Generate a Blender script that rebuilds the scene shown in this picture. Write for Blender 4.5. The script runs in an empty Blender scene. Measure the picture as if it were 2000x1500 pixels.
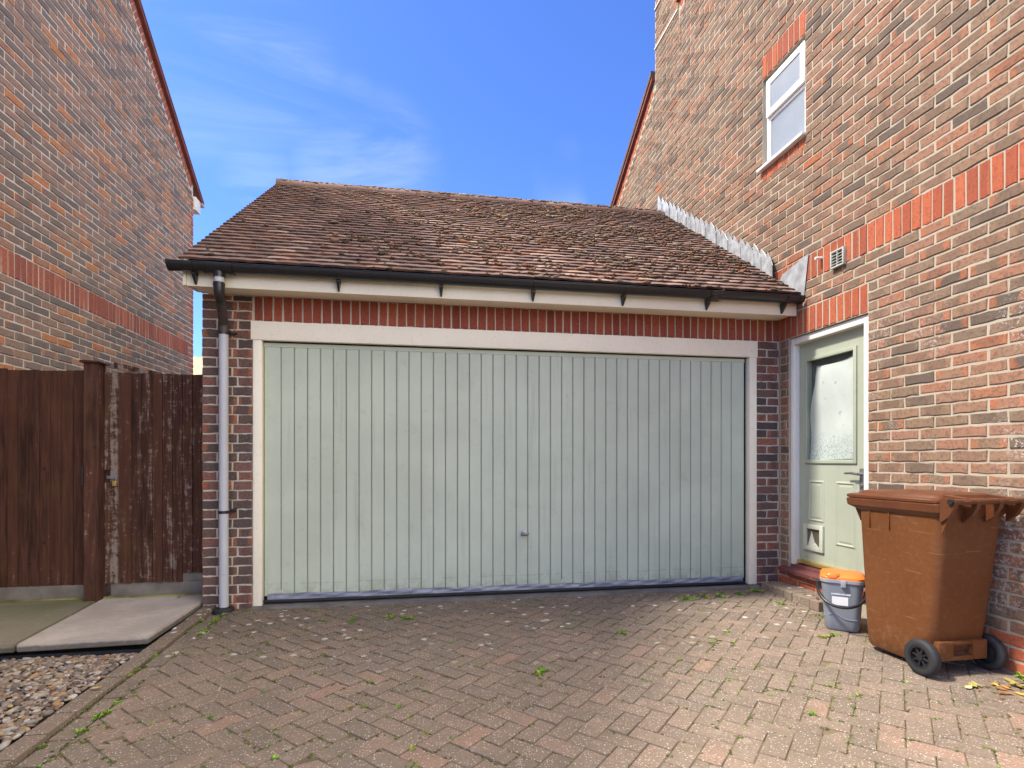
import bpy, bmesh, math, random
import numpy as np
from mathutils import Vector, Matrix

R = math.radians
rng = random.Random(7)
nrg = np.random.default_rng(11)
scene = bpy.context.scene
C = scene.collection

# ------------------------------------------------------------------ camera
CAM = Vector((1.6938, -4.5956, 1.13))
YAW = R(9.55)
cd = bpy.data.cameras.new('camera'); cam = bpy.data.objects.new('camera', cd); C.objects.link(cam)
cam.location = CAM; cam.rotation_euler = (R(90), 0, -YAW)
cd.sensor_width = 36; cd.lens = 1058 / 2000 * 36; cd.shift_y = 151 / 2000
cd.clip_start = 0.05; cd.clip_end = 3000
scene.camera = cam

# ------------------------------------------------------------------ sky, sun, exposure
SUN_EL = R(54)
CLOUD = (22.4, 20.5, 17.6)  # cloud radiance, raised so the added clouds fill the shade
SUN_STRENGTH, SKY_STRENGTH, EXPOSURE = 2.05, 0.069, 1.65
world = bpy.data.worlds.new('World'); scene.world = world; world.use_nodes = True


def nd(nt, typ, ins=None, **props):
    n = nt.nodes.new(typ)
    for k, v in props.items(): setattr(n, k, v)
    for k, v in (ins or {}).items():
        s = n.inputs[k]
        if isinstance(v, bpy.types.NodeSocket): nt.links.new(v, s)
        else:
            if hasattr(s.default_value, '__len__') and not isinstance(v, (int, float)):
                v = tuple(v)
                if len(s.default_value) == 4 and len(v) == 3: v = v + (1.0,)
            s.default_value = v
    return n


def ramp(nt, fac, stops, interp='LINEAR'):
    n = nt.nodes.new('ShaderNodeValToRGB'); cr = n.color_ramp; cr.interpolation = interp
    while len(cr.elements) < len(stops): cr.elements.new(0.5)
    for e, (p, c) in zip(cr.elements, stops):
        e.position = p
        if isinstance(c, (int, float)): c = (c, c, c)
        e.color = (c[0], c[1], c[2], 1)
    nt.links.new(fac, n.inputs[0]); return n.outputs[0]


def math_(nt, op, a, b=0.0, c=0.0, clamp=False):
    n = nt.nodes.new('ShaderNodeMath'); n.operation = op; n.use_clamp = clamp
    for i, v in enumerate((a, b, c)):
        if isinstance(v, bpy.types.NodeSocket): nt.links.new(v, n.inputs[i])
        else: n.inputs[i].default_value = v
    return n.outputs[0]


def mix(nt, fac, a, b, mode='MIX'):
    n = nt.nodes.new('ShaderNodeMix'); n.data_type = 'RGBA'; n.blend_type = mode; n.clamp_factor = True
    for i, v in ((0, fac), (6, a), (7, b)):
        if isinstance(v, bpy.types.NodeSocket): nt.links.new(v, n.inputs[i])
        elif i == 0: n.inputs[0].default_value = v
        else: n.inputs[i].default_value = (v[0], v[1], v[2], 1)
    return n.outputs[2]


def noise(nt, vec, scale, detail=3, rough=0.55, dist=0.0, out=0):
    n = nd(nt, 'ShaderNodeTexNoise', {'Scale': scale, 'Detail': detail, 'Roughness': rough, 'Distortion': dist})
    if vec is not None: nt.links.new(vec, n.inputs['Vector'])
    return n.outputs[out]


def smooth(nt, v, lo, hi, a=0.0, b=1.0):
    n = nd(nt, 'ShaderNodeMapRange', {'From Min': lo, 'From Max': hi, 'To Min': a, 'To Max': b}, interpolation_type='SMOOTHSTEP')
    nt.links.new(v, n.inputs[0]); return n.outputs[0]


def cam_dir(px, py):
    F = Vector((math.sin(YAW), math.cos(YAW), 0)); Rt = Vector((math.cos(YAW), -math.sin(YAW), 0))
    return (F + Rt * ((px - 1000) / 1058) - Vector((0, 0, 1)) * ((py - 901) / 1058)).normalized()


def build_world():
    nt = world.node_tree; nt.nodes.clear()
    sky = nd(nt, 'ShaderNodeTexSky', sky_type='NISHITA', sun_disc=False)
    sky.sun_elevation = SUN_EL; sky.sun_rotation = R(-90)
    sky.altitude = 30; sky.air_density = 1.0; sky.dust_density = 0.6; sky.ozone_density = 1.6
    tc = nd(nt, 'ShaderNodeTexCoord')
    d = tc.outputs['Generated']
    gm = nd(nt, 'ShaderNodeGamma', {'Color': sky.outputs[0], 'Gamma': 1.15})
    gm = nd(nt, 'ShaderNodeMix', {0: 1.0, 6: gm.outputs[0], 7: (0.567, 0.765, 1.25, 1)}, data_type='RGBA', blend_type='MULTIPLY')
    # thin cirrus: streaky noise gathered into loose patches over the whole sky
    sep = nd(nt, 'ShaderNodeSeparateXYZ'); nt.links.new(d, sep.inputs[0])
    zc = math_(nt, 'ADD', math_(nt, 'MAXIMUM', sep.outputs[2], 0.0), 0.25)
    u = math_(nt, 'DIVIDE', sep.outputs[0], zc); v = math_(nt, 'DIVIDE', sep.outputs[1], zc)
    cv = nd(nt, 'ShaderNodeCombineXYZ', {0: u, 1: v, 2: 3.1})
    mp = nd(nt, 'ShaderNodeMapping', {'Rotation': (0, 0, R(-30)), 'Scale': (0.7, 2.2, 1.0)}); nt.links.new(cv.outputs[0], mp.inputs[0])
    streak = smooth(nt, noise(nt, mp.outputs[0], 2.2, 8, 0.60, 0.8), 0.40, 0.68)
    patch = None
    for px, py, sx, k in ((460, 120, 0.14, .8), (560, 160, 0.09, 1), (390, 220, 0.08, .6), (680, 235, 0.07, .7), (740, 320, 0.11, 1), (640, 330, 0.07, .8), (500, 335, 0.07, .6)):
        dot = nd(nt, 'ShaderNodeVectorMath', {0: d, 1: tuple(cam_dir(px, py))}, operation='DOT_PRODUCT').outputs['Value']
        g = math_(nt, 'MULTIPLY', smooth(nt, dot, math.cos(sx * 1.05), 1.0), k)
        patch = g if patch is None else math_(nt, 'MAXIMUM', patch, g)
    wisp = math_(nt, 'MULTIPLY', math_(nt, 'MULTIPLY', streak, patch), 0.048)
    # unseen bright clouds added as fill light; noise offset keeps the view clear
    dd = nd(nt, 'ShaderNodeVectorMath', {0: d, 1: (7 * 1.7, 7 * 3.1, 7 * 0.9)}, operation='ADD').outputs[0]
    fill_cloud = smooth(nt, noise(nt, dd, 1.0, 4, 0.5), 0.46, 0.60)
    col = mix(nt, wisp, gm.outputs[2], CLOUD)
    col = mix(nt, math_(nt, 'MULTIPLY', fill_cloud, 0.9), col, CLOUD)
    bg = nd(nt, 'ShaderNodeBackground', {'Color': col, 'Strength': SKY_STRENGTH})
    out = nd(nt, 'ShaderNodeOutputWorld'); nt.links.new(bg.outputs[0], out.inputs[0])


build_world()
sd = bpy.data.lights.new('sun', 'SUN'); sun = bpy.data.objects.new('sun', sd); C.objects.link(sun)
sd.energy = SUN_STRENGTH; sd.angle = R(5.0); sd.color = (1.0, 0.95, 0.87)
sun.rotation_euler = Vector((math.cos(SUN_EL), 0.0, -math.sin(SUN_EL))).to_track_quat('-Z', 'Y').to_euler()
sun.location = (-8, 0, 12)
scene.view_settings.view_transform = 'Standard'; scene.view_settings.look = 'None'
scene.view_settings.exposure = EXPOSURE; scene.view_settings.gamma = 1
scene.render.engine = 'CYCLES'
scene.cycles.max_bounces = 5; scene.cycles.diffuse_bounces = 3


# ------------------------------------------------------------------ helpers
def px_of(p):
    v = Vector(p) - CAM
    F = Vector((math.sin(YAW), math.cos(YAW), 0)); Rt = Vector((math.cos(YAW), -math.sin(YAW), 0))
    Z = v.dot(F)
    if Z < 0.1: return None
    return 1000 + 1058 * v.dot(Rt) / Z, 901 - 1058 * v.z / Z, Z


BASE = {}


def empty(name, loc, label=None, cat=None, group=None):
    o = bpy.data.objects.new(name, None); C.objects.link(o); o.location = loc; o.empty_display_size = 0.2
    BASE[o] = Vector(loc); tag(o, label, cat, group); return o


def tag(o, label=None, cat=None, group=None, kind=None):
    if label: o['label'] = label
    if cat: o['category'] = cat
    if group: o['group'] = group
    if kind: o['kind'] = kind
    return o


def setp(o, parent):
    if parent is not None:
        o.parent = parent
        if parent in BASE: o.matrix_parent_inverse = Matrix.Translation(-BASE[parent])
    return o


def mk(name, verts, faces, mat, parent=None, smooth_=False, brnd=None, bloc=None, mesh_only=False):
    me = bpy.data.meshes.new(name)
    me.from_pydata([tuple(map(float, v)) for v in verts] if not isinstance(verts, np.ndarray) else verts.tolist(), [], faces if isinstance(faces, list) else faces.tolist())
    if smooth_: me.polygons.foreach_set('use_smooth', np.ones(len(me.polygons), bool))
    for an, ar in (('brnd', brnd), ('bloc', bloc)):
        if ar is not None:
            a = me.attributes.new(an, 'FLOAT_COLOR', 'POINT')
            ar = np.asarray(ar, np.float32)
            if ar.ndim == 1: ar = np.tile(ar, (len(me.vertices), 1))
            a.data.foreach_set('color', ar.ravel())
    me.materials.append(mat); me.update()
    if mesh_only: return me
    o = bpy.data.objects.new(name, me); C.objects.link(o)
    return setp(o, parent)


def inst(name, me, parent, M):
    o = bpy.data.objects.new(name, me); C.objects.link(o); setp(o, parent); o.matrix_basis = M; return o


def boxv(x0, x1, y0, y1, z0, z1):
    v = [(x, y, z) for z in (z0, z1) for y in (y0, y1) for x in (x0, x1)]
    f = [(0, 2, 3, 1), (4, 5, 7, 6), (0, 1, 5, 4), (1, 3, 7, 5), (3, 2, 6, 7), (2, 0, 4, 6)]
    return v, f


class MB:
    """collects pieces of one mesh"""
    def __init__(s): s.v = []; s.f = []; s.r = []

    def add(s, v, f, r=None):
        o = len(s.v); s.v += [tuple(p) for p in v]; s.f += [tuple(i + o for i in q) for q in f]
        if r is not None: s.r += [tuple(r)] * len(v) if not hasattr(r[0], '__len__') else [tuple(x) for x in r]
        return s

    def box(s, *a, r=None): return s.add(*boxv(*a), r=r)

    def bbox(s, x0, x1, y0, y1, z0, z1, b=0.004):
        bm = bmesh.new(); bmesh.ops.create_cube(bm, size=1)
        for v in bm.verts:
            v.co = Vector(((x0 + x1) / 2 + v.co.x * (x1 - x0), (y0 + y1) / 2 + v.co.y * (y1 - y0), (z0 + z1) / 2 + v.co.z * (z1 - z0)))
        bmesh.ops.bevel(bm, geom=bm.edges[:], offset=b, segments=2, affect='EDGES', profile=0.6)
        s.add([v.co[:] for v in bm.verts], [tuple(q.index for q in f.verts) for f in bm.faces] if bm.verts.index_update() is None else [])
        bm.free(); return s

    def tube(s, pts, rad, n=12, caps=True):
        pts = [Vector(p) for p in pts]; rads = rad if hasattr(rad, '__len__') else [rad] * len(pts)
        vs = []; fs = []; up = None
        for i, p in enumerate(pts):
            t = (pts[min(i + 1, len(pts) - 1)] - pts[max(i - 1, 0)]).normalized()
            if up is None:
                up = Vector((0, 0, 1)) if abs(t.z) < 0.9 else Vector((1, 0, 0))
            a = (up - t * up.dot(t)).normalized(); b = t.cross(a); up = a
            for k in range(n):
                w = 2 * math.pi * k / n
                vs.append(p + (a * math.cos(w) + b * math.sin(w)) * rads[i])
        for i in range(len(pts) - 1):
            for k in range(n):
                fs.append((i * n + k, i * n + (k + 1) % n, (i + 1) * n + (k + 1) % n, (i + 1) * n + k))
        if caps:
            fs.append(tuple(range(n))[::-1]); fs.append(tuple(range((len(pts) - 1) * n, len(pts) * n)))
        return s.add(vs, fs)

    def prism(s, poly, axis, a0, a1):
        """extrude a 2-D polygon along axis ('x','y','z')"""
        n = len(poly)
        def P(p, a):
            return {'x': (a, p[0], p[1]), 'y': (p[0], a, p[1]), 'z': (p[0], p[1], a)}[axis]
        v = [P(p, a0) for p in poly] + [P(p, a1) for p in poly]
        f = [tuple(range(n))[::-1], tuple(range(n, 2 * n))] + [(i, (i + 1) % n, n + (i + 1) % n, n + i) for i in range(n)]
        return s.add(v, f)

    def loft(s, rings, cap0=True, cap1=True):
        n = len(rings[0]); v = [p for r in rings for p in r]; f = []
        for i in range(len(rings) - 1):
            for k in range(n): f.append((i * n + k, i * n + (k + 1) % n, (i + 1) * n + (k + 1) % n, (i + 1) * n + k))
        if cap0: f.append(tuple(range(n))[::-1])
        if cap1: f.append(tuple(range((len(rings) - 1) * n, len(rings) * n)))
        return s.add(v, f)

    def build(s, name, mat, parent=None, smooth_=False, recalc=True, M=None):
        me = bpy.data.meshes.new(name); me.from_pydata(s.v, [], s.f)
        if recalc:
            bm = bmesh.new(); bm.from_mesh(me); bmesh.ops.recalc_face_normals(bm, faces=bm.faces[:]); bm.to_mesh(me); bm.free()
        if s.r:
            a = me.attributes.new('brnd', 'FLOAT_COLOR', 'POINT')
            a.data.foreach_set('color', np.asarray([(x[0], x[1], x[2], 1) for x in s.r], np.float32).ravel())
        if M is not None: me.transform(M)
        me.materials.append(mat)
        if smooth_:
            me.polygons.foreach_set('use_smooth', np.ones(len(me.polygons), bool))
            try: me.set_sharp_from_angle(angle=R(smooth_ if smooth_ > 1 else 40))
            except Exception: pass
        me.update()
        o = bpy.data.objects.new(name, me); C.objects.link(o); return setp(o, parent)


# ------------------------------------------------------------------ materials
MATS = {}


def newmat(name):
    m = bpy.data.materials.new(name); m.use_nodes = True; nt = m.node_tree; nt.nodes.clear()
    out = nd(nt, 'ShaderNodeOutputMaterial'); b = nd(nt, 'ShaderNodeBsdfPrincipled'); nt.links.new(b.outputs[0], out.inputs[0])
    MATS[name] = m; return m, nt, b


def setb(nt, b, **k):
    for n, v in k.items():
        n = n.replace('_', ' ')
        s = b.inputs[n]
        if isinstance(v, bpy.types.NodeSocket): nt.links.new(v, s)
        elif n == 'Base Color': s.default_value = (v[0], v[1], v[2], 1)
        else: s.default_value = v


def bump(nt, b, h, strength=0.4, dist=0.01):
    n = nd(nt, 'ShaderNodeBump', {'Strength': strength, 'Distance': dist, 'Height': h}); nt.links.new(n.outputs[0], b.inputs['Normal'])


def attr(nt, name): return nd(nt, 'ShaderNodeAttribute', attribute_name=name)


def pos(nt): return nd(nt, 'ShaderNodeNewGeometry').outputs['Position']


def mat_brick(name, stops, dark=(0.075, 0.058, 0.052), core=0.5, effl=0.0, spec=0.5, orange=(0.40, 0.13, 0.055)):
    m, nt, b = newmat(name)
    r = nd(nt, 'ShaderNodeSeparateColor', {0: attr(nt, 'brnd').outputs['Color']})
    l = nd(nt, 'ShaderNodeSeparateColor', {0: attr(nt, 'bloc').outputs['Color']})
    P = pos(nt)
    base = ramp(nt, r.outputs[0], stops)
    # kiss mark: a duller patch in the middle of many faces, ends left brighter
    uu = math_(nt, 'ABSOLUTE', math_(nt, 'SUBTRACT', l.outputs[0], 0.5))
    n1 = noise(nt, P, 16, 3); n2 = noise(nt, P, 55, 4, 0.62); n3 = noise(nt, P, 170, 3, 0.65)
    edge = math_(nt, 'ADD', uu, math_(nt, 'MULTIPLY', math_(nt, 'SUBTRACT', n1, 0.5), 0.45))
    coremask = smooth(nt, edge, 0.40, 0.24)
    want = smooth(nt, r.outputs[1], 1 - core, 1 - core + 0.25)
    dk = mix(nt, 0.45, base, dark)
    col = mix(nt, math_(nt, 'MULTIPLY', math_(nt, 'MULTIPLY', coremask, want), 0.85), base, dk)
    ends = math_(nt, 'MULTIPLY', math_(nt, 'SUBTRACT', 1.0, coremask), smooth(nt, r.outputs[2], 0.72, 0.95))
    col = mix(nt, math_(nt, 'MULTIPLY', ends, 0.65), col, orange)
    # cloudy burn and black specks
    col = mix(nt, math_(nt, 'MULTIPLY', smooth(nt, n2, 0.46, 0.68), 0.62), col, dark)
    col = mix(nt, math_(nt, 'MULTIPLY', smooth(nt, n3, 0.60, 0.70), 0.85 * spec), col, (0.025, 0.02, 0.018))
    col = mix(nt, math_(nt, 'MULTIPLY', smooth(nt, noise(nt, P, 120, 2), 0.6, 0.75), 0.3), col, (0.42, 0.30, 0.20))
    if effl > 0:
        e = smooth(nt, noise(nt, P, 2.1, 2), 0.46, 0.62)
        e = math_(nt, 'MULTIPLY', e, smooth(nt, noise(nt, P, 60, 4, 0.7), 0.50, 0.66))
        z = nd(nt, 'ShaderNodeSeparateXYZ', {0: P}).outputs[2]
        e = math_(nt, 'MULTIPLY', e, smooth(nt, z, 2.9, 1.2))
        col = mix(nt, math_(nt, 'MULTIPLY', e, effl), col, (0.55, 0.50, 0.46))
    setb(nt, b, Base_Color=col, Roughness=0.9, Specular_IOR_Level=0.25)
    bump(nt, b, math_(nt, 'ADD', math_(nt, 'MULTIPLY', n2, 0.7), math_(nt, 'MULTIPLY', n3, 0.4)), 0.6, 0.006)
    return m


def mat_mortar(name, col, var=0.25):
    m, nt, b = newmat(name); P = pos(nt)
    n1 = noise(nt, P, 3, 4); n2 = noise(nt, P, 180, 3)
    d = tuple(c * 0.55 for c in col)
    c = mix(nt, math_(nt, 'MULTIPLY', smooth(nt, n1, 0.35, 0.7), var), col, d)
    c = mix(nt, math_(nt, 'MULTIPLY', smooth(nt, n2, 0.5, 0.7), 0.3), c, d)
    setb(nt, b, Base_Color=c, Roughness=0.95, Specular_IOR_Level=0.2); bump(nt, b, n2, 0.5, 0.004); return m


def mat_paint(name, col, rough=0.5, var=0.08, dirt=(0.25, 0.22, 0.16), dirtk=0.12, scale=1.2, metallic=0.0, bmp=0.05, spec=0.5):
    m, nt, b = newmat(name); P = pos(nt)
    n1 = noise(nt, P, scale, 5, 0.6); n2 = noise(nt, P, 40, 3, 0.6)
    c = mix(nt, smooth(nt, n1, 0.3, 0.7), tuple(x * (1 - var) for x in col), tuple(min(1, x * (1 + var)) for x in col))
    c = mix(nt, math_(nt, 'MULTIPLY', smooth(nt, n2, 0.55, 0.78), dirtk), c, dirt)
    setb(nt, b, Base_Color=c, Roughness=rough, Metallic=metallic, Specular_IOR_Level=spec)
    if bmp: bump(nt, b, noise(nt, P, 90, 2), bmp, 0.004)
    return m


def mat_attr(name, rough=0.8, nscale=120, k=0.35, sub=None):
    """colour carried by each piece itself"""
    m, nt, b = newmat(name); P = pos(nt); a = attr(nt, 'brnd').outputs['Color']
    n = noise(nt, P, nscale, 3, 0.6)
    c = mix(nt, k, a, mix(nt, n, (0.25, 0.25, 0.25), (1.6, 1.6, 1.6)), 'MULTIPLY')
    setb(nt, b, Base_Color=c, Roughness=rough, Specular_IOR_Level=0.3); bump(nt, b, n, 0.3, 0.003)
    return m


# palettes are albedos
M_BR = mat_brick('brick_multi', [(0.0, (0.125, 0.090, 0.068)), (0.15, (0.185, 0.128, 0.088)), (0.35, (0.240, 0.155, 0.098)), (0.55, (0.275, 0.163, 0.102)), (0.78, (0.300, 0.155, 0.098)), (0.95, (0.33, 0.142, 0.078)), (1.0, (0.38, 0.130, 0.055))], dark=(0.095, 0.066, 0.05), core=0.6, effl=1.0)
M_BL = mat_brick('brick_dark_multi', [(0.0, (0.165, 0.140, 0.128)), (0.25, (0.205, 0.162, 0.142)), (0.5, (0.265, 0.188, 0.152)), (0.72, (0.32, 0.205, 0.155)), (0.88, (0.37, 0.21, 0.14)), (0.95, (0.46, 0.21, 0.105)), (1.0, (0.50, 0.20, 0.08))], dark=(0.13, 0.108, 0.10), core=0.4)
M_BG = mat_brick('brick_red_brown', [(0.0, (0.080, 0.060, 0.056)), (0.25, (0.125, 0.082, 0.070)), (0.5, (0.175, 0.092, 0.074)), (0.8, (0.225, 0.098, 0.074)), (1.0, (0.31, 0.115, 0.068))], dark=(0.05, 0.042, 0.042), core=0.5, effl=0.12)
M_SO = mat_brick('brick_orange_red', [(0.0, (0.29, 0.075, 0.040)), (0.5, (0.38, 0.092, 0.043)), (1.0, (0.45, 0.125, 0.058))], dark=(0.19, 0.06, 0.038), core=0.15, spec=0.45)
M_SG = mat_brick('brick_deep_red', [(0.0, (0.21, 0.052, 0.036)), (0.5, (0.28, 0.066, 0.041)), (1.0, (0.35, 0.088, 0.050))], dark=(0.13, 0.04, 0.032), core=0.15, spec=0.4)
M_SL = mat_brick('brick_dull_red', [(0.0, (0.28, 0.095, 0.068)), (0.5, (0.34, 0.115, 0.080)), (1.0, (0.40, 0.14, 0.09))], dark=(0.18, 0.06, 0.05), core=0.0, spec=0.15)
M_MR = mat_mortar('mortar_cream', (0.43, 0.375, 0.285), 0.2)
M_ML = mat_mortar('mortar_pale', (0.60, 0.55, 0.48), 0.15)
M_MG = mat_mortar('mortar_garage', (0.52, 0.47, 0.38))
M_CREAM = mat_paint('paint_cream', (0.86, 0.79, 0.62), 0.45, 0.05, dirt=(0.40, 0.30, 0.15), dirtk=0.22)
M_WHITE = mat_paint('paint_white', (0.78, 0.75, 0.68), 0.4, 0.04, dirtk=0.10)
M_UPVC = mat_paint('upvc_white', (0.80, 0.80, 0.79), 0.25, 0.02, dirtk=0.03, bmp=0)
M_BLACK = mat_paint('black_plastic', (0.014, 0.014, 0.016), 0.32, 0.2, dirt=(0.06, 0.06, 0.055), dirtk=0.25, bmp=0.1)
M_RUBBER = mat_paint('black_rubber', (0.018, 0.018, 0.02), 0.7, 0.2, dirt=(0.10, 0.09, 0.08), dirtk=0.3)
M_PIPE = mat_paint('grey_pipe', (0.44, 0.45, 0.48), 0.45, 0.10, dirt=(0.18, 0.18, 0.15), dirtk=0.3)
M_LEAD = mat_paint('lead_sheet', (0.36, 0.375, 0.38), 0.5, 0.28, dirt=(0.62, 0.60, 0.50), dirtk=0.5, scale=9, metallic=0.25, bmp=0.25)
M_STEEL = mat_paint('worn_steel', (0.30, 0.29, 0.30), 0.4, 0.25, dirt=(0.15, 0.10, 0.06), dirtk=0.4, scale=20, metallic=0.8)
M_BRASS = mat_paint('brass_strip', (0.62, 0.42, 0.12), 0.35, 0.15, metallic=0.7, dirtk=0.2)
M_DARK = mat_paint('dark_void', (0.012, 0.012, 0.012), 0.8, 0.1, bmp=0)
M_CONC = mat_paint('concrete_grey', (0.17, 0.155, 0.14), 0.9, 0.25, dirt=(0.10, 0.10, 0.08), dirtk=0.35, scale=5, bmp=0.5, spec=0.2)
M_SOIL = mat_paint('soil', (0.07, 0.055, 0.04), 0.95, 0.3, dirtk=0.3, scale=6, bmp=0.6, spec=0.1)
M_PLUM = mat_paint('plum_tile', (0.145, 0.045, 0.042), 0.6, 0.25, dirt=(0.32, 0.22, 0.16), dirtk=0.5, scale=8, bmp=0.3)
M_ORANGE = mat_paint('orange_plastic', (0.85, 0.19, 0.025), 0.4, 0.05, dirtk=0.06)
M_GREYP = mat_paint('grey_plastic', (0.20, 0.22, 0.25), 0.42, 0.06, dirtk=0.10)
M_PEB = mat_attr('pebble', 0.7, 90, 0.4)
M_MOSS = mat_attr('moss', 0.95, 300, 0.75)
M_LEAFM = mat_attr('leaf', 0.6, 150, 0.4)


def mat_binbrown():
    m, nt, b = newmat('brown_plastic'); P = pos(nt)
    n1 = noise(nt, P, 3.0, 4); n2 = noise(nt, P, 420, 2); n3 = noise(nt, P, 30, 4, 0.65)
    c = mix(nt, smooth(nt, n1, 0.3, 0.7), (0.122, 0.043, 0.0125), (0.146, 0.052, 0.016))
    c = mix(nt, math_(nt, 'MULTIPLY', smooth(nt, n2, 0.5, 0.7), 0.2), c, (0.24, 0.10, 0.045))
    z = nd(nt, 'ShaderNodeSeparateXYZ', {0: P}).outputs[2]
    dirt = math_(nt, 'MULTIPLY', smooth(nt, n3, 0.46, 0.72), math_(nt, 'ADD', 0.12, smooth(nt, z, 0.25, 0.0, 0, 0.22)))
    c = mix(nt, dirt, c, (0.24, 0.17, 0.11))
    # a few fine scratches
    mp = nd(nt, 'ShaderNodeMapping', {'Rotation': (0.5, 0.35, 0.2), 'Scale': (1, 1, 14)}); nt.links.new(P, mp.inputs[0])
    sc = smooth(nt, noise(nt, mp.outputs[0], 5, 3), 0.665, 0.70)
    c = mix(nt, math_(nt, 'MULTIPLY', sc, 0.25), c, (0.35, 0.24, 0.16))
    setb(nt, b, Base_Color=c, Roughness=0.46, Specular_IOR_Level=0.3); bump(nt, b, n2, 0.12, 0.002); return m


def mat_sage(name, col):
    m, nt, b = newmat(name); P = pos(nt)
    n1 = noise(nt, P, 1.6, 4, 0.6); n2 = noise(nt, P, 14, 4, 0.6); n3 = noise(nt, P, 500, 2)
    c = mix(nt, smooth(nt, n1, 0.3, 0.7), tuple(x * 0.93 for x in col), tuple(x * 1.06 for x in col))
    c = mix(nt, math_(nt, 'MULTIPLY', smooth(nt, n2, 0.56, 0.78), 0.16), c, (0.22, 0.27, 0.18))
    # vertical dirty streaks
    mp = nd(nt, 'ShaderNodeMapping', {'Scale': (9, 9, 0.5)}); nt.links.new(P, mp.inputs[0])
    st = smooth(nt, noise(nt, mp.outputs[0], 2.0, 4, 0.6), 0.54, 0.78)
    c = mix(nt, math_(nt, 'MULTIPLY', st, 0.22), c, (0.19, 0.20, 0.14))
    z = nd(nt, 'ShaderNodeSeparateXYZ', {0: P}).outputs[2]
    low = math_(nt, 'MULTIPLY', smooth(nt, z, 0.22, 0.02), smooth(nt, n2, 0.40, 0.62))
    c = mix(nt, math_(nt, 'MULTIPLY', low, 0.45), c, (0.28, 0.27, 0.16))
    crease = math_(nt, 'ABSOLUTE', math_(nt, 'SUBTRACT', math_(nt, 'ADD', z, math_(nt, 'MULTIPLY', n1, .03)), .155))
    c = mix(nt, math_(nt, 'MULTIPLY', math_(nt, 'MULTIPLY', smooth(nt, crease, .0035, .001), smooth(nt, n2, .38, .55)), .45), c, (0.16, 0.19, 0.15))
    c = mix(nt, math_(nt, 'MULTIPLY', smooth(nt, noise(nt, P, 5.5, 5, .7), .60, .74), .22), c, (0.20, 0.25, 0.16))
    setb(nt, b, Base_Color=c, Roughness=0.55, Specular_IOR_Level=0.4); bump(nt, b, n3, 0.08, 0.002); return m


def mat_tile(name):
    m, nt, b = newmat(name); P = pos(nt)
    r = nd(nt, 'ShaderNodeSeparateColor', {0: attr(nt, 'brnd').outputs['Color']})
    face = ramp(nt, r.outputs[0], [(0, (0.12, 0.078, 0.062)), (0.5, (0.170, 0.105, 0.082)), (0.85, (0.235, 0.150, 0.115)), (1, (0.35, 0.24, 0.18))])
    butt = ramp(nt, r.outputs[1], [(0, (0.066, 0.041, 0.036)), (0.5, (0.092, 0.054, 0.045)), (0.9, (0.12, 0.066, 0.050)), (1, (0.18, 0.085, 0.055))])
    c = mix(nt, r.outputs[2], face, butt)  # pale faces, dark butts: weathering plus sunlight and shade put into the colour
    n1 = noise(nt, P, 38, 4, 0.65); n2 = noise(nt, P, 5, 3)
    c = mix(nt, math_(nt, 'MULTIPLY', smooth(nt, n1, 0.55, 0.70), 0.45), c, (0.06, 0.048, 0.04))
    c = mix(nt, math_(nt, 'MULTIPLY', smooth(nt, noise(nt, P, 75, 3), 0.60, 0.70), 0.40), c, (0.36, 0.33, 0.27))
    c = mix(nt, math_(nt, 'MULTIPLY', smooth(nt, n2, 0.50, 0.66), 0.30), c, (0.30, 0.12, 0.06))
    setb(nt, b, Base_Color=c, Roughness=0.9, Specular_IOR_Level=0.25); bump(nt, b, n1, 0.7, 0.006); return m


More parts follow.
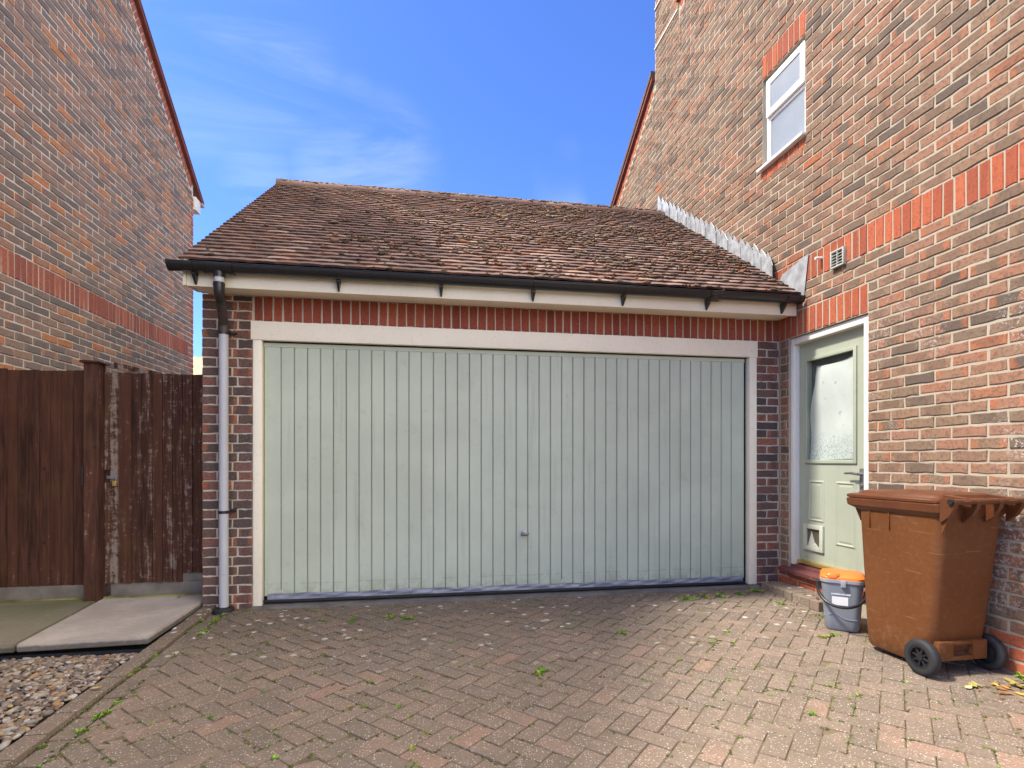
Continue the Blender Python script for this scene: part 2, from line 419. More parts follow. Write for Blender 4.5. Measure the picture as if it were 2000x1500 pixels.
def mat_paver():
    m, nt, b = newmat('block_paver'); P = pos(nt)
    r = nd(nt, 'ShaderNodeSeparateColor', {0: attr(nt, 'brnd').outputs['Color']})
    c = ramp(nt, r.outputs[0], [(0, (0.185, 0.140, 0.105)), (0.4, (0.225, 0.166, 0.122)), (0.75, (0.255, 0.180, 0.131)), (1, (0.285, 0.182, 0.130))])
    n1 = noise(nt, P, 4, 4, 0.6); n2 = noise(nt, P, 90, 3, 0.6); n5 = noise(nt, P, 0.9, 3)
    c = mix(nt, math_(nt, 'MULTIPLY', smooth(nt, n1, 0.42, 0.66), 0.5), c, (0.14, 0.115, 0.085))
    c = mix(nt, math_(nt, 'MULTIPLY', smooth(nt, n5, 0.45, 0.65), 0.35), c, (0.20, 0.165, 0.125))
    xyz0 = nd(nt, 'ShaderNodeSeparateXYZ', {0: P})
    damp_shade = math_(nt, 'MULTIPLY', smooth(nt, math_(nt, 'ADD', xyz0.outputs[1], math_(nt, 'MULTIPLY', math_(nt, 'SUBTRACT', n5, .5), 1.6)), -1.1, -.35), smooth(nt, xyz0.outputs[0], 4.3, 3.3))
    c = mix(nt, math_(nt, 'MULTIPLY', damp_shade, .30), c, (0.105, 0.078, 0.055))  # brown damp near the garage, with some shade painted in
    # exposed stone chips
    for sc, th, colr, k in ((85, 0.20, (0.50, 0.43, 0.33), 0.9), (140, 0.22, (0.38, 0.26, 0.16), 0.8), (55, 0.12, (0.58, 0.53, 0.46), 0.9), (100, 0.2, (0.09, 0.07, 0.06), .6)):
        v = nd(nt, 'ShaderNodeTexVoronoi', {'Scale': sc, 'Randomness': 1.0}); nt.links.new(P, v.inputs['Vector'])
        keep = smooth(nt, nd(nt, 'ShaderNodeSeparateColor', {0: v.outputs['Color']}).outputs[0], 0.45, 0.5)
        c = mix(nt, math_(nt, 'MULTIPLY', math_(nt, 'MULTIPLY', smooth(nt, v.outputs['Distance'], th + 0.10, th), keep), k), c, colr)
    c = mix(nt, math_(nt, 'MULTIPLY', smooth(nt, n2, 0.55, 0.75), 0.5), c, (0.07, 0.06, 0.045))
    # pale lichen blotches, mostly near the garage
    vv = nd(nt, 'ShaderNodeTexVoronoi', {'Scale': 12.0, 'Randomness': 1.0}); nt.links.new(P, vv.inputs['Vector'])
    wob = math_(nt, 'ADD', vv.outputs['Distance'], math_(nt, 'MULTIPLY', math_(nt, 'SUBTRACT', n2, 0.5), 0.35))
    keep = smooth(nt, nd(nt, 'ShaderNodeSeparateColor', {0: vv.outputs['Color']}).outputs[1], 0.62, 0.66)
    xyz = nd(nt, 'ShaderNodeSeparateXYZ', {0: P})
    where = math_(nt, 'ADD', math_(nt, 'MULTIPLY', smooth(nt, xyz.outputs[1], -1.7, -0.7), 0.95), 0.10)
    where = math_(nt, 'MULTIPLY', where, smooth(nt, noise(nt, P, 1.1, 2), 0.36, 0.48))
    c = mix(nt, math_(nt, 'MULTIPLY', math_(nt, 'MULTIPLY', smooth(nt, wob, 0.30, 0.16), keep), math_(nt, 'MULTIPLY', where, 0.95)), c, (0.60, 0.54, 0.46))
    c = mix(nt, math_(nt, 'MULTIPLY', smooth(nt, noise(nt, P, 6, 4, 0.65), 0.60, 0.72), 0.35), c, (0.10, 0.11, 0.045))
    setb(nt, b, Base_Color=c, Roughness=0.88, Specular_IOR_Level=0.3)
    bump(nt, b, math_(nt, 'ADD', n2, math_(nt, 'MULTIPLY', noise(nt, P, 300, 2), 0.5)), 0.6, 0.006); return m


def mat_wood(name, loss):
    m, nt, b = newmat(name); P = pos(nt)
    r = nd(nt, 'ShaderNodeSeparateColor', {0: attr(nt, 'brnd').outputs['Color']})
    mp = nd(nt, 'ShaderNodeMapping', {'Scale': (9, 9, 0.8)}); nt.links.new(P, mp.inputs[0])
    off = nd(nt, 'ShaderNodeVectorMath', {0: mp.outputs[0], 1: attr(nt, 'brnd').outputs['Color']}, operation='ADD').outputs[0]
    g = noise(nt, off, 3.2, 5, 0.65, 0.4); g2 = noise(nt, P, 22, 4, 0.7); g3 = noise(nt, P, 3.0, 3)
    c = mix(nt, smooth(nt, g, .25, .75), (0.022, 0.010, 0.008), (0.105, 0.044, 0.030))
    c = mix(nt, math_(nt, 'MULTIPLY', smooth(nt, r.outputs[0], 0.2, 1.0), 0.65), c, (0.10, 0.042, 0.025))
    c = mix(nt, math_(nt, 'MULTIPLY', smooth(nt, g3, 0.5, 0.75), 0.45), c, (0.10, 0.055, 0.022))
    # bare, weathered wood where the stain has worn through
    mh = nd(nt, 'ShaderNodeMapping', {'Scale': (8, 8, 55)}); nt.links.new(P, mh.inputs[0])
    rough = noise(nt, mh.outputs[0], 1.6, 3, 0.6)
    wear = math_(nt, 'ADD', math_(nt, 'MULTIPLY', g, 0.5), math_(nt, 'ADD', math_(nt, 'MULTIPLY', g2, 0.42), math_(nt, 'MULTIPLY', rough, 0.15)))
    wear = smooth(nt, math_(nt, 'ADD', wear, math_(nt, 'MULTIPLY', r.outputs[1], loss)), 0.66, 0.76)
    c = mix(nt, math_(nt, 'MULTIPLY', wear, 0.75), c, (0.27, 0.225, 0.20))
    kn = nd(nt, 'ShaderNodeTexVoronoi', {'Scale': 4.5}); nt.links.new(P, kn.inputs['Vector'])
    c = mix(nt, math_(nt, 'MULTIPLY', smooth(nt, kn.outputs['Distance'], 0.09, 0.05), 0.6), c, (0.02, 0.01, 0.008))
    setb(nt, b, Base_Color=c, Roughness=0.8, Specular_IOR_Level=0.25); bump(nt, b, math_(nt, 'ADD', g, wear), 0.35, 0.004); return m


def mat_slab(name, col, green):
    m, nt, b = newmat(name); P = pos(nt)
    n1 = noise(nt, P, 2.2, 4); n2 = noise(nt, P, 110, 3); n3 = noise(nt, P, 12, 4, 0.65)
    c = mix(nt, smooth(nt, n1, 0.35, 0.65), tuple(x * 0.80 for x in col), tuple(x * 1.08 for x in col))
    c = mix(nt, math_(nt, 'MULTIPLY', smooth(nt, n2, 0.5, 0.72), 0.4), c, tuple(x * 0.5 for x in col))
    c = mix(nt, math_(nt, 'MULTIPLY', smooth(nt, n3, 0.55, 0.72), 0.25), c, (0.45, 0.43, 0.40))
    z = nd(nt, 'ShaderNodeSeparateXYZ', {0: P}).outputs[2]
    c = mix(nt, math_(nt, 'MULTIPLY', smooth(nt, math_(nt, 'ADD', z, math_(nt, 'MULTIPLY', n3, .02)), 0.022, 0.006), .8), c, (0.06, 0.055, 0.045))
    c = mix(nt, math_(nt, 'MULTIPLY', smooth(nt, noise(nt, P, 34, 5, .7), 0.50, 0.66), .35), c, tuple(x * .6 for x in col))
    if green: 
        y = nd(nt, 'ShaderNodeSeparateXYZ', {0: P}).outputs[1]
        k = math_(nt, 'MULTIPLY', smooth(nt, n1, 0.3, 0.62), smooth(nt, y, -0.6, 0.15, 0.35, 1.0))
        c = mix(nt, math_(nt, 'MULTIPLY', k, green), c, (0.085, 0.105, 0.035))
    setb(nt, b, Base_Color=c, Roughness=0.92, Specular_IOR_Level=0.25); bump(nt, b, math_(nt, 'ADD', n2, n3), 0.35, 0.004); return m


def mat_frost(name, tint, dirty):
    m, nt, b = newmat(name); P = pos(nt)
    n1 = noise(nt, P, 4, 4); n2 = noise(nt, P, 70, 4, 0.7)
    z = nd(nt, 'ShaderNodeSeparateXYZ', {0: P}).outputs[2]
    c = mix(nt, smooth(nt, n1, 0.35, 0.7), tuple(x * 0.90 for x in tint), tint)
    if dirty:
        k = math_(nt, 'MULTIPLY', smooth(nt, n2, 0.47, 0.60), smooth(nt, z, 1.45, 1.22))
        c = mix(nt, math_(nt, 'MULTIPLY', k, 0.6), c, (0.16, 0.24, 0.27))
        c = mix(nt, math_(nt, 'MULTIPLY', smooth(nt, noise(nt, P, 17, 2), 0.66, 0.72), 0.5), c, (0.22, 0.26, 0.26))
    setb(nt, b, Base_Color=c, Roughness=0.8 if dirty else 0.35, Specular_IOR_Level=0.5, Coat_Weight=0.0 if dirty else 0.6, Coat_Roughness=0.05)
    bump(nt, b, noise(nt, P, 8 if dirty else 220, 2), 0.12, 0.01); return m


M_BIN = mat_binbrown()
M_LID = mat_paint('brown_lid_plastic', (0.105, 0.034, 0.013), 0.33, 0.12, dirt=(0.20, 0.11, 0.06), dirtk=0.25, scale=6, bmp=0.05, spec=.45)
M_SAGE = mat_sage('sage_paint', (0.485, 0.535, 0.42))
M_SAGE2 = mat_sage('sage_door_paint', (0.36, 0.385, 0.295))
M_TILE = mat_tile('roof_tile')
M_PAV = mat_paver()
M_WOODL = mat_wood('stained_wood', 0.06)
M_WOODR = mat_wood('worn_stained_wood', 0.14)
M_SLAB = mat_slab('path_concrete', (0.47, 0.415, 0.36), 0.0)
M_SLABG = mat_slab('green_concrete', (0.27, 0.235, 0.18), 0.7)
M_FROSTD = mat_frost('old_paper', (0.66, 0.675, 0.64), True)
M_FROSTW = mat_frost('obscure_glass', (0.25, 0.275, 0.28), False)
M_TAPE = mat_paint('silver_tape', (0.25, 0.26, 0.30), 0.35, 0.15, dirtk=0.15, scale=15, metallic=0.1, bmp=0.3)
M_REDTILE = mat_paint('verge_red', (0.17, 0.045, 0.035), 0.75, 0.2, dirtk=0.2, scale=8, bmp=0.3)
M_FARROOF = mat_paint('far_roof', (0.36, 0.30, 0.17), 0.9, 0.25, dirtk=0.3, scale=2)

# ------------------------------------------------------------------ setting: ground sheet
GZ0, GSL = -0.035, 0.020


def gz(x, y): return GZ0 + GSL * min(0.0, max(y, -6.0))


g = MB(); S = 1500
g.add([(-S, -S, -0.24), (S, -S, -0.24), (S, S, -0.24), (-S, S, -0.24)], [(0, 1, 2, 3)])
tag(g.build('ground', M_SOIL), kind='structure')

# ------------------------------------------------------------------ brickwork
XR, XL = 5.01, -1.75
FR_G = (Vector((0, 0, 0)), 0.0)
FR_R = (Vector((XR, 0, 0)), -math.pi / 2)
FR_L = (Vector((XL, 0, 0)), math.pi / 2)


def frame_mat(fr): return Matrix.Translation(fr[0]) @ Matrix.Rotation(fr[1], 4, 'Z')


def brick_geo(L, H, r, nx=3, depth=0.02, c=0.004, jit=0.0026):
    xs = np.linspace(-L / 2, L / 2, nx + 1); m = 2 * (nx + 1)
    loop = [(x, -H / 2) for x in xs] + [(x, H / 2) for x in xs[::-1]]
    loop = np.array(loop)
    jl = np.array([[r.uniform(-jit, jit), r.uniform(-jit * 1.3, jit * 1.3)] for _ in range(m)])
    outer = loop + jl
    sgn = np.sign(loop); sgn[np.abs(loop[:, 0]) < L / 2 - 1e-6, 0] = 0
    inner = outer - sgn * c * np.array([[r.uniform(.6, 1.5)] for _ in range(m)])
    dz = np.array([r.uniform(-0.0012, 0.0012) for _ in range(m)])
    v = np.zeros((3 * m, 3))
    v[:m, 0] = inner[:, 0]; v[:m, 2] = inner[:, 1]; v[:m, 1] = dz
    v[m:2 * m, 0] = outer[:, 0]; v[m:2 * m, 2] = outer[:, 1]; v[m:2 * m, 1] = c
    v[2 * m:, 0] = outer[:, 0]; v[2 * m:, 2] = outer[:, 1]; v[2 * m:, 1] = depth
    f = [(i, i + 1, m - 2 - i, m - 1 - i) for i in range(nx)]
    for ring in (0, 1):
        a = ring * m; b_ = a + m
        f += [(a + k, b_ + k, b_ + (k + 1) % m, a + (k + 1) % m) for k in range(m)]
    bl = np.zeros((3 * m, 4)); bl[:, 3] = 1
    bl[:, 0] = np.clip(v[:, 0] / L + 0.5, 0, 1); bl[:, 1] = np.clip(v[:, 2] / H + 0.5, 0, 1)
    return v, f, bl


class Brickwork:
    """bricks of one wall: the largest in view as objects, the others as one part"""
    def __init__(s, fr, parent, limit=300, name='brick', rest='brick_field', hide=None):
        s.fr = fr; s.M = frame_mat(fr); s.parent = parent; s.items = []; s.limit = limit; s.name = name; s.rest = rest
        s.hide = hide; s.cache = {}

    def add(s, sc, zc, L, H, mat, rot=0.0, tone=None):  # tone: mean place on the palette
        p = s.M @ Vector((sc, 0, zc)); q = px_of(p); vis = -1.0
        if q and -40 < q[0] < 2040 and -40 < q[1] < 1540 and not (s.hide and s.hide(p)):
            vis = L * H / q[2] ** 2
        s.items.append((vis, sc, zc, L, H, mat, rot, tone))

    def build(s):
        s.items.sort(key=lambda t: -t[0]); buf = {}
        for i, (vis, sc, zc, L, H, mat, rot, tone) in enumerate(s.items):
            rr = (rng.random() if tone is None else min(1, max(0, tone + rng.gauss(0, .235))), rng.random(), rng.random(), 1.0)
            proud = rng.uniform(-0.0035, 0.002); tilt = rng.gauss(0, 0.004)
            if i < s.limit and vis > 0:
                key = (round(L, 3), round(H, 3), mat.name)
                lst = s.cache.setdefault(key, [])
                if len(lst) < (40 if L > 0.2 else 8):
                    v, f, bl = brick_geo(L, H, rng, nx=4)
                    me = mk(s.name, v, f, mat, brnd=rr, bloc=bl, mesh_only=True); lst.append(me)
                else: me = rng.choice(lst)
                inst(s.name, me, s.parent, s.M @ Matrix.Translation((sc, proud, zc)) @ Matrix.Rotation(rot + tilt, 4, 'Y'))
            else:
                v, f, bl = brick_geo(L, H, rng, nx=2 if vis > 0 else 1)
                T = np.array(s.M @ Matrix.Translation((sc, proud, zc)) @ Matrix.Rotation(rot + tilt, 4, 'Y'))
                w = v @ T[:3, :3].T + T[:3, 3]
                B = buf.setdefault(mat.name, [[], [], [], [], 0, mat])
                B[0].append(w); B[1] += [tuple(k + B[4] for k in q) for q in f]; B[2].append(np.tile(rr, (len(v), 1))); B[3].append(bl); B[4] += len(v)
        for k, B in buf.items():
            o = mk(s.rest, np.vstack(B[0]), B[1], B[5], s.parent, brnd=np.vstack(B[2]), bloc=np.vstack(B[3]))
            o['kind'] = 'stuff'


def courses(bw, k0, k1, intervals, mat, phase, tone=None):
    """stretcher bond between the intervals given for each course"""
    for k in range(k0, k1):
        zc = (k + 0.5) * 0.075
        for (a, b) in intervals(k, zc):
            off = phase + (0.1125 if k % 2 else 0.0)
            j = math.floor((a - off) / 0.225) - 1
            while True:
                s0 = off + j * 0.225; s1 = s0 + 0.225; j += 1
                if s0 >= b: break
                c0, c1 = max(s0 + 0.006, a + 0.004), min(s1 - 0.006, b - 0.004)
                if c1 - c0 < 0.022: continue
                L = c1 - c0
                if L > 0.208: L = 0.2125
                tn = tone(zc) if callable(tone) else tone
                bw.add((c0 + c1) / 2, zc, L, 0.0625 + rng.uniform(-.0012, .0012), mat if not callable(mat) else mat(k, (c0 + c1) / 2), tone=tn)


def cut(ints, a, b):
    out = []
    for (p, q) in ints:
        if b <= p or a >= q: out.append((p, q)); continue
        if a > p: out.append((p, a))
        if b < q: out.append((b, q))
    return out


# ------------------------------------------------------------------ right house
house = empty('brick_house', (XR + 3, 1, -0.05), 'tall sunlit multi-brick house with side door and small white window, right of the garage', 'house')
# gable of the right house (y measured away from the camera)
def rv(y): return 6.646 + (2.778 - y) * 0.66 if y > 1.0 else 7.82 - (1.0 - y) * 0.66


prof = [(-4.0, -0.2), (5.45, -0.2), (5.45, rv(5.45) - .06), (2.74, rv(2.74) - .06), (2.74, 9.6), (2.0, 9.6), (2.0, rv(2.0) - .06), (1.0, 7.76), (-4.0, rv(-4.0) - .06)]
mort = 0.0045
# mortar face with the door and window openings cut out: thin slabs round the openings
DY0, DY1, DZ0, DZ1 = -1.02, -0.13, 0.16, 2.25
WY0, WY1, WZ0, WZ1 = -0.345, 0.255, 3.975, 4.875
mb = MB()
def slab_poly(poly): mb.prism(poly, 'x', XR + mort, XR + 0.10)
slab_poly([(-4.0, -0.2), (DY0, -0.2), (DY0, rv(DY0) - .06), (-4.0, rv(-4.0) - .06)])
slab_poly([(DY0, -0.2), (DY1, -0.2), (DY1, DZ0), (DY0, DZ0)])
slab_poly([(DY0, DZ1), (DY1, DZ1), (DY1, WZ0), (DY0, WZ0)])
slab_poly([(DY1, -0.2), (WY1, -0.2), (WY1, WZ0), (DY1, WZ0)])
slab_poly([(DY0, WZ0), (WY0, WZ0), (WY0, WZ1), (DY0, WZ1)])
slab_poly([(DY0, WZ1), (WY1, WZ1), (WY1, rv(WY1) - .06), (DY0, rv(DY0) - .06)])
slab_poly([(WY1, -0.2), (5.45, -0.2), (5.45, rv(5.45) - .06), (2.74, rv(2.74) - .06), (2.74, 9.6), (2.0, 9.6), (2.0, rv(2.0) - .06), (1.0, 7.76), (WY1, rv(WY1) - .06)])
wallR = mb.build('wall', M_MR, house)
# the rest of the house body, set behind the outer leaf
b2 = MB()
b2.prism([(-3.99, -0.2), (DY0 - .02, -0.2), (DY0 - .02, 2.2), (-3.99, 2.2)], 'x', XR + .102, XR + .4)
b2.prism([(-3.99, 2.27), (5.44, 2.27), (5.44, rv(5.44) - .1), (1.0, 7.7), (-3.99, rv(-3.99) - .1)], 'x', XR + .22, XR + 7.0)
b2.prism([(DY1 + .02, -0.2), (5.44, -0.2), (5.44, 2.26), (DY1 + .02, 2.26)], 'x', XR + .102, XR + 7.0)
b2.prism([(-3.99, -0.2), (DY1, -0.2), (DY1, 2.26), (-3.99, 2.26)], 'x', XR + .42, XR + 7.0)
b2.build('house_body', M_MR, house)


def hideR(p):
    # behind the garage, roof, or the bin
    y, z = p.y, p.z
    if y > 0 and z < 2.55 + (y + .3) * 0.70: return True
    return False


bwR = Brickwork(FR_R, wallR, 300, hide=hideR)
# in the wall frame s = -y


def intR(k, zc):
    lo, hi = -5.45, 4.0
    # roof verge trims the ends: keep z below the verge
    def top(y): return rv(y) - 0.20
    ys = [y / 50 for y in range(-200, 273)]
    ok = [y for y in ys if top(y) > zc + 0.03]
    ints = []
    if ok: ints = [(-max(ok), -min(ok))]
    if zc > top(2.74) - .05 and zc < 9.5:
        ints = [(a, b) for a, b in ints if b - a > .3]
        ints.append((-2.735, -2.005))
        if ints and ints[0][0] < -2.0 and len(ints) > 1: ints[0] = (max(ints[0][0], -2.0), ints[0][1])
        ints = [(a, b) for a, b in ints if b > a + .03]
    if 0.16 < zc < 2.25: ints = cut(ints, -DY1, -DY0)
    if zc < 0.16: ints = cut(ints, -DY1 + .05, -DY0 + .03)
    if 2.25 < zc < 2.475: ints = cut(ints, 0.0, -DY0 + .0)
    if 2.70 < zc < 2.925: ints = cut(ints, -9, 9)
    if WZ0 < zc < WZ1: ints = cut(ints, -WY1, -WY0)
    if WZ1 < zc < WZ1 + .225: ints = cut(ints, -WY1 - .0, -WY0 + .0)
    if WZ0 - .11 < zc < WZ0: ints = cut(ints, -WY1, -WY0)
    if zc < 2.25 and zc > 0.16: ints = cut(ints, -.0, 0.012)
    return ints


def matR(k, s): return M_SO if k < 2 else M_BR


courses(bwR, -1, 128, intR, matR, 1.02 + 0.0875, tone=lambda z: .55 if z < 2.6 else .55 - .18 * min(1, (z - 2.6) / 2))
bwR.build()
bwS = Brickwork(FR_R, wallR, 300, name='soldier_brick', rest='soldier_brick_field', hide=hideR)
for i in range(13):  # door lintel
    bwS.add(0.045 + i * 0.0778 + .0, 2.3625, 0.0655, 0.215, M_SO)
i = 0
while -5.0 + i * 0.075 < 4.0:  # storey band
    s_ = -5.40 + i * 0.075; i += 1
    if not (0.70 < s_ < 0.80): bwS.add(s_, 2.8125, 0.065, 0.215, M_SO)
    else: bwS.add(s_, 2.8805, 0.065, 0.079, M_SO); bwS.add(s_, 2.745, 0.065, 0.08, M_SO)
for i in range(8):
    bwS.add(-WY1 + 0.0375 + i * 0.075, WZ1 + 0.1125, 0.065, 0.215, M_SO)
    bwS.add(-WY1 + 0.0375 + i * 0.075, WZ0 - 0.055, 0.065, 0.10, M_SO)
for k in range(2):  # plinth bricks under the door sill
    for i in range(4): bwS.add(0.19 + i * 0.2265 + (0.05 if k else -.06), 0.001 + k * 0.072 + .03, 0.216, 0.062, M_SO)
# red verge headers, square to the slope
phi = math.atan(0.66); n = 0
for (ya, yb) in ((5.40, 2.76), (1.98, 1.02)):
    Ls = (ya - yb) / math.cos(phi); n = int(Ls / 0.0755)
    for i in range(n):
        yy = ya - (i + .5) * 0.0755 * math.cos(phi); zz = rv(yy) - 0.125
        bwS.add(-yy, zz, 0.066, 0.118, M_SO, rot=-phi)
bwS.build()
# roof verge, roof slabs, chimney
vb = MB()
for (ya, yb) in ((5.62, 2.742), (1.998, 1.0)):
    vb.prism([(ya, rv(ya) - .06), (yb, rv(yb) - .06), (yb, rv(yb)), (ya, rv(ya))], 'x', XR - 0.045, XR + 0.10)
vb.prism([(1.0, 7.745), (-4.1, rv(-4.1) - .075), (-4.1, rv(-4.1)), (1.0, 7.82)], 'x', XR - 0.045, XR + 0.10)
vb.build('verge', M_REDTILE, house)
rb = MB()
rb.prism([(5.7, rv(5.7)), (2.745, rv(2.745)), (2.745, rv(2.745) + .07), (5.7, rv(5.7) + .07)], 'x', XR - 0.06, XR + 7.1)
rb.prism([(2.744, rv(2.744)), (1.996, rv(1.996)), (1.996, rv(1.996) + .07), (2.744, rv(2.744) + .07)], 'x', XR + 0.76, XR + 7.1)
rb.prism([(1.995, rv(1.995)), (1.0, 7.82), (-4.2, rv(-4.2)), (-4.2, rv(-4.2) + .07), (1.0, 7.90), (1.995, rv(1.995) + .07)], 'x', XR - 0.06, XR + 7.1)
roofR = rb.build('roof', M_TILE, house)
ch = MB(); ch.prism([(2.015, 6.9), (2.725, 6.9), (2.725, 9.6), (2.015, 9.6)], 'x', XR + 0.11, XR + 0.75); ch.build('chimney', M_MR, roofR)
for zc, a, b in ((7.03, 2.03, 2.728), (7.60, 2.03, 2.728)):
    MB().box(XR - 0.014, XR + .02, a, b, zc, zc + .018).build('lead_tray', M_WHITE, house)

# window
win = MB()
fx = XR + 0.045
for a in ((WY0 + .004, WY0 + .062, WZ0 + .03, WZ1 - .008), (WY1 - .062, WY1 - .004, WZ0 + .03, WZ1 - .008)):
    win.bbox(fx, fx + .06, a[0], a[1], a[2], a[3], .005)
win.bbox(fx + .001, fx + .059, WY0 + .06, WY1 - .06, WZ1 - .065, WZ1 - .009, .005)
win.bbox(fx + .001, fx + .059, WY0 + .06, WY1 - .06, WZ0 + .031, WZ0 + .09, .005)
win.bbox(fx + .001, fx + .059, WY0 + .06, WY1 - .06, 4.455, 4.51, .005)
window = win.build('window', M_UPVC, house, 30)
sa = MB()
y0, y1, z0, z1 = WY0 + .03, WY1 - .03, 4.485, WZ1 - .03
for a in ((y0, y0 + .06, z0, z1), (y1 - .06, y1, z0, z1)): sa.bbox(fx - .028, fx - .001, a[0], a[1], a[2], a[3], .006)
for a in ((y0 + .058, y1 - .058, z0 + .001, z0 + .06), (y0 + .058, y1 - .058, z1 - .06, z1 - .001)): sa.bbox(fx - .0275, fx - .0015, a[0], a[1], a[2], a[3], .006)
sa.build('sash', M_UPVC, window, 30)
MB().box(fx + .012, fx + .03, WY0 + .05, WY1 - .05, WZ0 + .08, 4.46).build('pane', M_FROSTW, window)
MB().box(fx - .018, fx - .006, y0 + .05, y1 - .05, z0 + .05, z1 - .05).build('pane', M_FROSTW, window)
MB().bbox(XR - .045, fx - .002, WY0 - .02, WY1 + .03, WZ0 + .004, WZ0 + .03, .004).build('sill', M_UPVC, window, 30)
MB().box(fx + .061, XR + .2, WY0 - .05, WY1 + .05, WZ0 - .05, WZ1 + .05).build('window_backing', M_DARK, window)

# wall vent and overflow pipe
vt = MB(); vy0, vy1, vz0, vz1 = -0.815, -0.672, 2.69, 2.83
vt.bbox(XR - .03, XR - .001, vy0, vy0 + .014, vz0, vz1, .002); vt.bbox(XR - .03, XR - .001, vy1 - .014, vy1, vz0, vz1, .002)
vt.bbox(XR - .0295, XR - .002, vy0 + .013, vy1 - .013, vz0 + .0005, vz0 + .013, .002); vt.bbox(XR - .0295, XR - .002, vy0 + .013, vy1 - .013, vz1 - .013, vz1 - .0005, .002)
M_VENT = mat_paint('vent_plastic', (0.42, 0.42, 0.36), 0.45, 0.05, bmp=0)
vent = vt.build('air_vent', M_VENT, house, 30)
for i in range(4):
    zc = vz0 + .036 + i * .0235
    MB().prism([(XR - .028, zc - .009), (XR - .006, zc + .004), (XR - .006, zc + .008), (XR - .028, zc - .004)], 'y', vy0 + .013, vy1 - .013).build('louvre', M_VENT, vent)
MB().box(XR - .027, XR - .012, (vy0 + vy1) / 2 - .003, (vy0 + vy1) / 2 + .003, vz0 + .012, vz1 - .012).build('mullion', M_VENT, vent)
MB().box(XR - .004, XR + .02, vy0 + .005, vy1 - .005, vz0 + .005, vz1 - .005).build('vent_backing', M_DARK, vent)
MB().tube([(XR + .02, -.545, 2.838), (XR - .06, -.545, 2.83)], .011, 14).build('overflow_pipe', M_UPVC, house, 30)

# side door -------------------------------------------------------
door = MB()
lx = XR + 0.085           # face of the leaf
ly0, ly1, lz0, lz1 = -0.965, -0.165, 0.245, 2.185
gy0, gy1, gz0, gz1 = -0.800, -0.268, 1.14, 2.02
for a in ((ly0, gy0, lz0, lz1), (gy1, ly1, lz0, lz1), (gy0, gy1, gz1, lz1), (gy0, gy1, lz0, gz0)): door.box(lx, lx + .044, *a)
doorO = door.build('door', M_SAGE2, house)
fm = MB()   # glazing bead
w_ = .028
for a in ((gy0 - w_, gy0 + .004, gz0 - w_, gz1 + w_), (gy1 - .004, gy1 + w_, gz0 - w_, gz1 + w_)): fm.bbox(lx - .014, lx - .0005, *a, .005)
for a in ((gy0 + .003, gy1 - .003, gz0 - w_, gz0 + .004), (gy0 + .003, gy1 - .003, gz1 - .004, gz1 + w_)): fm.bbox(lx - .0135, lx - .001, *a, .005)
fm.build('glazing_bead', M_SAGE2, doorO, 30)
m_, nt_, b_ = newmat('clear_glass'); setb(nt_, b_, Base_Color=(.02, .02, .02), Roughness=.04)
tr_ = nd(nt_, 'ShaderNodeBsdfTransparent', {'Color': (.92, .95, .93)}); mx_ = nd(nt_, 'ShaderNodeMixShader', {0: .06}); nt_.links.new(tr_.outputs[0], mx_.inputs[1]); nt_.links.new(b_.outputs[0], mx_.inputs[2])
nt_.links.new(mx_.outputs[0], [n for n in nt_.nodes if n.type == 'OUTPUT_MATERIAL'][0].inputs[0]); M_GLASS = m_
MB().add([(lx + .010, gy0 - .001, gz0 - .001), (lx + .010, gy1 + .001, gz0 - .001), (lx + .010, gy1 + .001, gz1 + .001), (lx + .010, gy0 - .001, gz1 + .001)], [(0, 3, 2, 1)]).build('pane', M_GLASS, doorO)
pg = MB(); nyy, nzz = 14, 20; v = []; f = []
for i in range(nyy + 1):
    for j in range(nzz + 1):
        t, u_ = i / nyy, j / nzz
        ya = gy1 - .012 - .045 * max(0, min(1, (u_ - .45) / .35)) - .01 * math.sin(u_ * 9)      # left edge curls away
        yb = gy0 + .004
        yy = ya + (yb - ya) * t; zt = gz1 - .05 + .022 * t ** 2 - .018 * math.sin(t * 3); zz = gz0 + .012 * t + (zt - gz0 - .012 * t) * u_
        v.append((lx + .022 + .006 * math.sin(yy * 16 + zz * 3) + .005 * math.sin(zz * 11 + yy * 4) + .012 * max(0, u_ - .9) * 10 * (1 - t), yy, zz))
for i in range(nyy):
    for j in range(nzz): a = i * (nzz + 1) + j; f.append((a, a + nzz + 1, a + nzz + 2, a + 1))
pg.add(v, f); pg.build('paper_sheet', M_FROSTD, doorO, 60)
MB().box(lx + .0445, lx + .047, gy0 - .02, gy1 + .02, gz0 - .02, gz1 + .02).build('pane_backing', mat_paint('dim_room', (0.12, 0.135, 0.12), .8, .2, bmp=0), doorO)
for (a, b, z0_, z1_) in ((-0.475, -0.280, 0.60, 0.965), (-0.815, -0.605, 0.43, 0.965)):
    p = MB()
    p.add([(lx - .0005, a, z0_), (lx - .0005, b, z0_), (lx - .0005, b, z1_), (lx - .0005, a, z1_),
           (lx - .009, a + .014, z0_ + .014), (lx - .009, b - .014, z0_ + .014), (lx - .009, b - .014, z1_ - .014), (lx - .009, a + .014, z1_ - .014),
           (lx - .001, a + .028, z0_ + .028), (lx - .001, b - .028, z0_ + .028), (lx - .001, b - .028, z1_ - .028), (lx - .001, a + .028, z1_ - .028),
           (lx - .006, a + .045, z0_ + .045), (lx - .006, b - .045, z0_ + .045), (lx - .006, b - .045, z1_ - .045), (lx - .006, a + .045, z1_ - .045)],
          [(i + r * 4, (i + 1) % 4 + r * 4, (i + 1) % 4 + 4 + r * 4, i + 4 + r * 4) for r in range(3) for i in range(4)] + [(12, 13, 14, 15)])
    p.build('moulded_panel', M_SAGE2, doorO)
